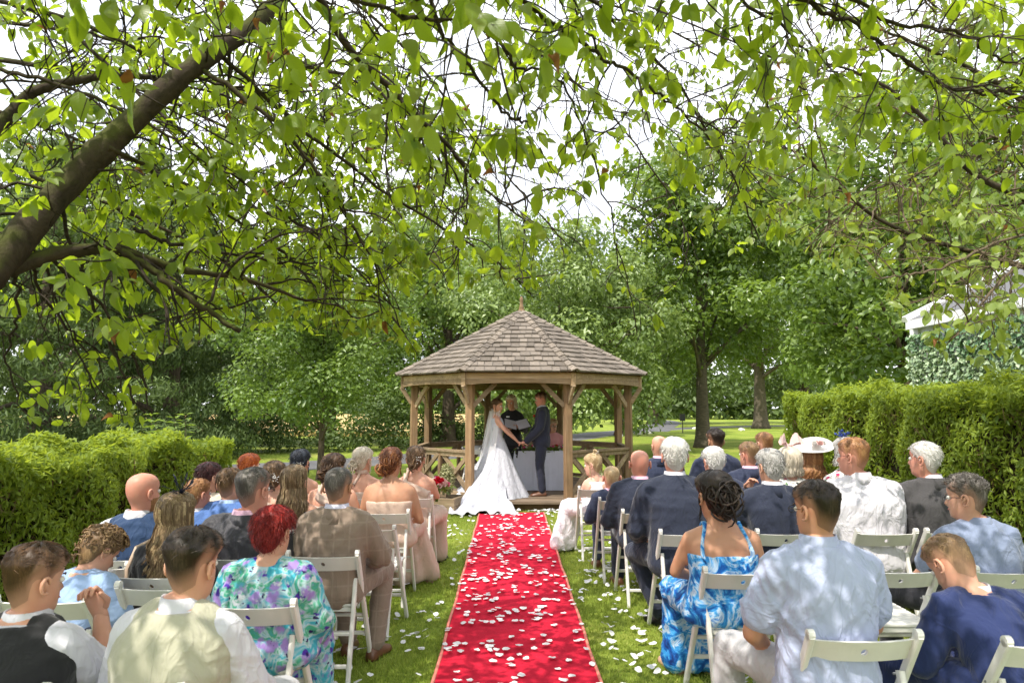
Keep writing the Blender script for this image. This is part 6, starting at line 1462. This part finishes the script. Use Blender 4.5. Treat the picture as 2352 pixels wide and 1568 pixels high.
# bough overhead, outside the view, that carries the boughs coming in from above
up1 = t.branch([hub, (-2.5, 1.6, 2.6), (-2.0, .9, 3.4), (-.9, .5, 3.9), (.6, .6, 4.1), (2.2, 1.0, 4.2)], .10, .03, world=True, spawn=False, name='bough')
up2 = t.branch([(-2.5, 1.6, 2.6), (-2.7, 2.6, 3.5), (-2.0, 3.6, 4.3), (-.8, 4.2, 4.75), (.8, 4.6, 5.0)], .08, .03, world=True, spawn=False, name='bough')
def frm(bough, i, *pts): return [tuple(bough[i])] + [tuple(P(*q)) for q in pts]
BR = [ # (world points, r0, r1, dens, every)
 ([(-60, 330, 3.6), (0, 290, 3.7), (67, 217, 3.8), (167, 187, 3.9), (300, 173, 4.1), (430, 200, 4.3)], .045, .012, .45, .12),
 ([(-60, 140, 3.4), (0, 160, 3.4), (140, 195, 3.4), (290, 260, 3.45), (400, 320, 3.5), (520, 420, 3.6)], .013, .006, .5, .10),
 ([(467, 163, 3.35), (617, 267, 3.4), (700, 360, 3.5), (777, 467, 3.6), (860, 600, 3.7)], .014, .006, .5, .11),
 ([(307, 523, 3.25), (367, 549, 3.3), (433, 566, 3.35), (560, 590, 3.6), (720, 610, 3.9)], .012, .006, .5, .11),
 ([(150, 60, 3.7), (300, 200, 3.8), (460, 340, 3.8), (640, 480, 3.9), (820, 620, 4.0), (930, 770, 4.1)], .011, .004, .5, .12),
 ([(500, 120, 3.4), (700, 300, 3.8), (900, 450, 4.2), (1080, 560, 4.6), (1200, 650, 4.9)], .014, .005, .5, .12),
 ([(250, 340, 3.1), (420, 430, 3.6), (620, 560, 4.1), (760, 690, 4.4)], .013, .005, .5, .12),
 ([(130, 450, 3.0), (180, 600, 3.2), (240, 760, 3.4), (290, 880, 3.5), (330, 950, 3.6)], .010, .004, .38, .16),
 ([(60, 560, 2.9), (100, 680, 3.1), (180, 780, 3.3), (210, 880, 3.4)], .009, .003, .38, .16),
 ([(40, 610, 2.85), (40, 720, 3.0), (15, 830, 3.1), (50, 940, 3.2)], .008, .003, .32, .18),
 ([(110, 586, 2.95), (230, 700, 3.3), (310, 830, 3.6), (350, 950, 3.7)], .010, .004, .38, .15),
 ([(-80, 120, 4.6), (300, 200, 5.0), (600, 330, 5.6), (850, 440, 6.2)], .02, .006, .55, .11),
 ([(-80, 350, 4.5), (250, 470, 5.0), (500, 590, 5.4), (640, 700, 5.7)], .018, .006, .5, .12),
 ([(-80, -10, 3.6), (200, 60, 3.8), (460, 180, 4.1), (700, 240, 4.4)], .016, .006, .55, .11),
 ([(-80, 40, 5.2), (250, 90, 5.5), (520, 200, 5.9), (800, 300, 6.4)], .018, .006, .6, .10),
 ([(-80, 230, 5.4), (200, 330, 5.7), (450, 430, 6.0), (700, 520, 6.4)], .018, .006, .55, .11),
 ([(-80, 520, 5.4), (150, 560, 5.6), (400, 560, 6.0), (620, 640, 6.4)], .016, .006, .55, .11),
 ([(200, -80, 4.4), (420, 20, 4.8), (640, 120, 5.3), (860, 260, 5.8), (1000, 420, 6.2)], .018, .006, .55, .11),
 ([(560, 80, 3.5), (680, 150, 4.0), (820, 180, 4.5), (980, 260, 5.0)], .016, .006, .5, .12)]
for p, a, b_, dn, ev in BR: t.branch(p, a, b_, dn, ev)
BU = [ # boughs entering from above
 (up1, 14, [(640, -120, 2.9), (784, 90, 3.4), (894, 200, 3.6), (970, 280, 3.75), (1017, 320, 3.9), (1067, 383, 4.0), (1104, 427, 4.1), (1200, 500, 4.3)], .024, .006, .36, .14),
 (up1, 16, [(900, -160, 2.3), (1000, 60, 2.4), (1060, 130, 2.5), (1144, 240, 2.7), (1194, 280, 2.8), (1214, 267, 2.85)], .010, .005, .34, .15),
 (up1, 18, [(1050, -200, 2.3), (1217, 17, 2.8), (1300, 67, 2.9), (1384, 133, 3.0), (1450, 167, 3.1), (1517, 220, 3.2), (1564, 253, 3.3), (1640, 330, 3.5)], .013, .005, .38, .13),
 (up1, 18, [(1000, -160, 2.6), (1160, 113, 2.9), (1200, 157, 3.0), (1277, 180, 3.1), (1350, 330, 3.4), (1420, 560, 3.8), (1462, 770, 4.0)], .010, .003, .26, .18),
 (up1, 20, [(1250, -200, 2.6), (1400, 40, 3.2), (1560, 200, 3.7), (1680, 400, 4.2), (1740, 540, 4.5)], .012, .005, .40, .13),
 (up1, 22, [(1500, -200, 2.5), (1700, 0, 2.8), (1800, 60, 3.0), (1880, 150, 3.1)], .012, .005, .45, .12),
 (up1, 24, [(1650, -250, 2.2), (1868, 7, 2.6), (1968, 60, 2.7), (2061, 127, 2.8), (2135, 180, 2.9), (2201, 207, 2.95), (2400, 225, 3.1)], .011, .006, .40, .13),
 (up1, 26, [(1850, -250, 2.2), (2001, 27, 2.6), (2135, 63, 2.7), (2235, 87, 2.8), (2285, 133, 2.85), (2380, 140, 3.0)], .010, .005, .42, .13),
 (up1, 14, [(500, -150, 2.1), (700, -40, 2.1), (900, 30, 2.05), (1020, 45, 2.0), (1180, 60, 2.1)], .010, .004, .42, .13),
 (up2, 16, [(700, -80, 4.6), (880, 60, 4.9), (1020, 220, 5.2), (1180, 420, 5.6), (1300, 560, 5.9)], .016, .005, .36, .14),
 (up2, 20, [(950, -60, 5.2), (1150, 60, 5.4), (1380, 240, 5.7), (1520, 420, 6.0), (1590, 560, 6.2)], .015, .005, .34, .14),
 (up2, 20, [(820, -60, 5.2), (900, 140, 5.4), (930, 330, 5.6), (1000, 470, 5.7)], .012, .004, .36, .15),
 (up2, 22, [(1200, -60, 5.6), (1450, 30, 5.8), (1700, 160, 6.0), (1820, 300, 6.2)], .014, .005, .42, .13)]
for bo, i, p, a, b_, dn, ev in BU: t.branch(frm(bo, min(i, len(bo)-1), *p), a, b_, dn, ev, world=True, first=.3)
t.shade(12500, ((-5.2, -1.8, 2.9), (3.0, 2.9, 3.9)))
t.finish(300)

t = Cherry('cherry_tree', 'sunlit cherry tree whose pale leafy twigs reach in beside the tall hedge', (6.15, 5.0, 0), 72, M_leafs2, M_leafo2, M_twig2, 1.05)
hub = np.array((5.9, 5.1, 1.9))
t.branch([(6.15, 5.0, -.05), (6.1, 5.05, .6), (6.0, 5.1, 1.2), hub, (5.5, 5.2, 3.0), (5.0, 5.3, 4.4)], .15, .06, name='trunk', world=True, spawn=False)
for p, a, b_, dn, ev in [
 ([(2480, 500, 5.2), (2251, 407, 5.2), (2118, 267, 5.1), (2000, 180, 5.0), (1880, 140, 4.9)], .03, .006, .5, .10),
 ([(2450, 640, 5.2), (2200, 570, 5.0), (2035, 513, 4.9), (1935, 437, 4.8), (1851, 367, 4.7), (1790, 330, 4.6)], .022, .005, .42, .11),
 ([(2480, 330, 5.4), (2300, 200, 5.4), (2150, 120, 5.3), (2000, 60, 5.2), (1900, 20, 5.1)], .022, .006, .5, .10),
 ([(2470, 560, 4.8), (2320, 620, 4.4), (2240, 720, 4.2), (2175, 790, 4.1)], .012, .003, .40, .15),
 ([(2470, 500, 4.9), (2290, 560, 4.5), (2160, 615, 4.3), (2080, 632, 4.2), (2010, 640, 4.1)], .012, .004, .42, .14),
 ([(2480, 230, 6.0), (2300, 330, 5.8), (2150, 400, 5.7), (2020, 430, 5.6), (1900, 520, 5.5)], .02, .005, .48, .11),
 ([(2480, 120, 5.8), (2330, 90, 5.8), (2180, 40, 5.7), (2080, -60, 5.6)], .02, .006, .5, .10),
 ([(2480, 420, 6.2), (2330, 470, 6.1), (2200, 470, 6.0), (2090, 520, 5.9)], .016, .005, .45, .12)]: t.branch(p, a, b_, dn, ev, tl=(.3, .8))
t.finish(200)
# ================================================================ PETALS
def petals():
    r = np.random.default_rng(17); m = leafmat('white_fabric_petal', (.70, .69, .70), (.82, .81, .82), (.6, .58, .56), .15, .7, .2); pos = []
    def scatter(n, x0, x1, y0, y1, z, where, pw=1.0, cl=.5):
        c = None; k = 0
        while k < n:
            if c is None or r.random() > cl: c = np.array((r.uniform(x0, x1), y0 + (y1 - y0)*r.random()**pw))
            else: c = c + r.normal(0, .07, 2)
            if not (x0 <= c[0] <= x1 and y0 <= c[1] <= y1): c = None; continue
            pos.append((c[0], c[1], z + r.uniform(0, .006), where)); k += 1
    scatter(540, -.44, .54, 2.6, 10.5, .056, 'c', .95, .45)
    scatter(340, .60, 1.5, 2.9, 10.6, .034, 'g', 1.1, .5); scatter(250, -1.6, -.50, 2.9, 10.5, .034, 'g', .9, .35)
    scatter(110, .0, 1.5, 10.55, 10.98, .04, 'g', .7, .4); scatter(40, -1.3, -.8, 3.0, 6, .034, 'g', 1, .3); scatter(60, 1.3, 2.3, 3.2, 7.5, .034, 'g', 1, .3)
    G = []
    for v in range(6):
        V = []
        cu = r.uniform(.1, .5); tw = r.uniform(-.4, .4)
        for j in range(5):
            for i in range(5):
                u, w = i/2 - 1, j/2 - 1; q = 1 - .22*abs(u*w); x, y = u*.5*q*(1 - .18*w), w*.5*q
                V.append((x, y, .10 + .25*cu*(u*u) + .22*tw*u*w + .12*math.sin(u*3 + w*4 + v) + .16*cu*w*w))
        V = np.array(V); V[:, 2] -= V[:, 2].min()
        G.append(npmesh('petal', V, [(j*5 + i, j*5 + i + 1, j*5 + i + 6, j*5 + i + 5) for j in range(4) for i in range(4)], m, True, {'tint': r.random(25)}))
    d = np.array([p[1] for p in pos]); order = np.argsort(d); RV, RF = [], []
    base = np.array([tuple(p.vertices) for p in G[0].polygons])
    for rank, k in enumerate(order):
        x, y, z, wh = pos[k]; s = r.uniform(.036, .052); v = r.integers(6); M = Matrix.Translation((x, y, z)) @ Matrix.Rotation(r.random()*6.283, 4, 'Z') @ Matrix.Rotation(r.normal(0, .10 if wh == 'c' else .28), 4, 'X') @ Matrix.Rotation(r.normal(0, .10 if wh == 'c' else .28), 4, 'Y') @ Matrix.Diagonal((s*1.1, s*.9, s*.28, 1))
        if rank < 300:
            o = link('petal', G[v]); o.matrix_basis = M
            if wh == 'c': tag(o, 'single white fabric petal strewn on the red carpet', 'petal', 'white petals on the carpet')
            else: tag(o, 'single white fabric petal strewn on the grass beside the carpet', 'petal', 'white petals on the grass')
        else:
            b = len(RV)*25; RV.append([M @ q.co for q in G[v].vertices]); RF.append(base + b)
    me = npmesh('petals', np.array(RV, float).reshape(-1, 3), np.concatenate(RF), m, True, {'tint': np.repeat(r.random(len(RV)), 25)})
    tag(link('petals', me), 'scatter of white petals along the far half of the aisle', 'petals', kind='stuff')
petals()
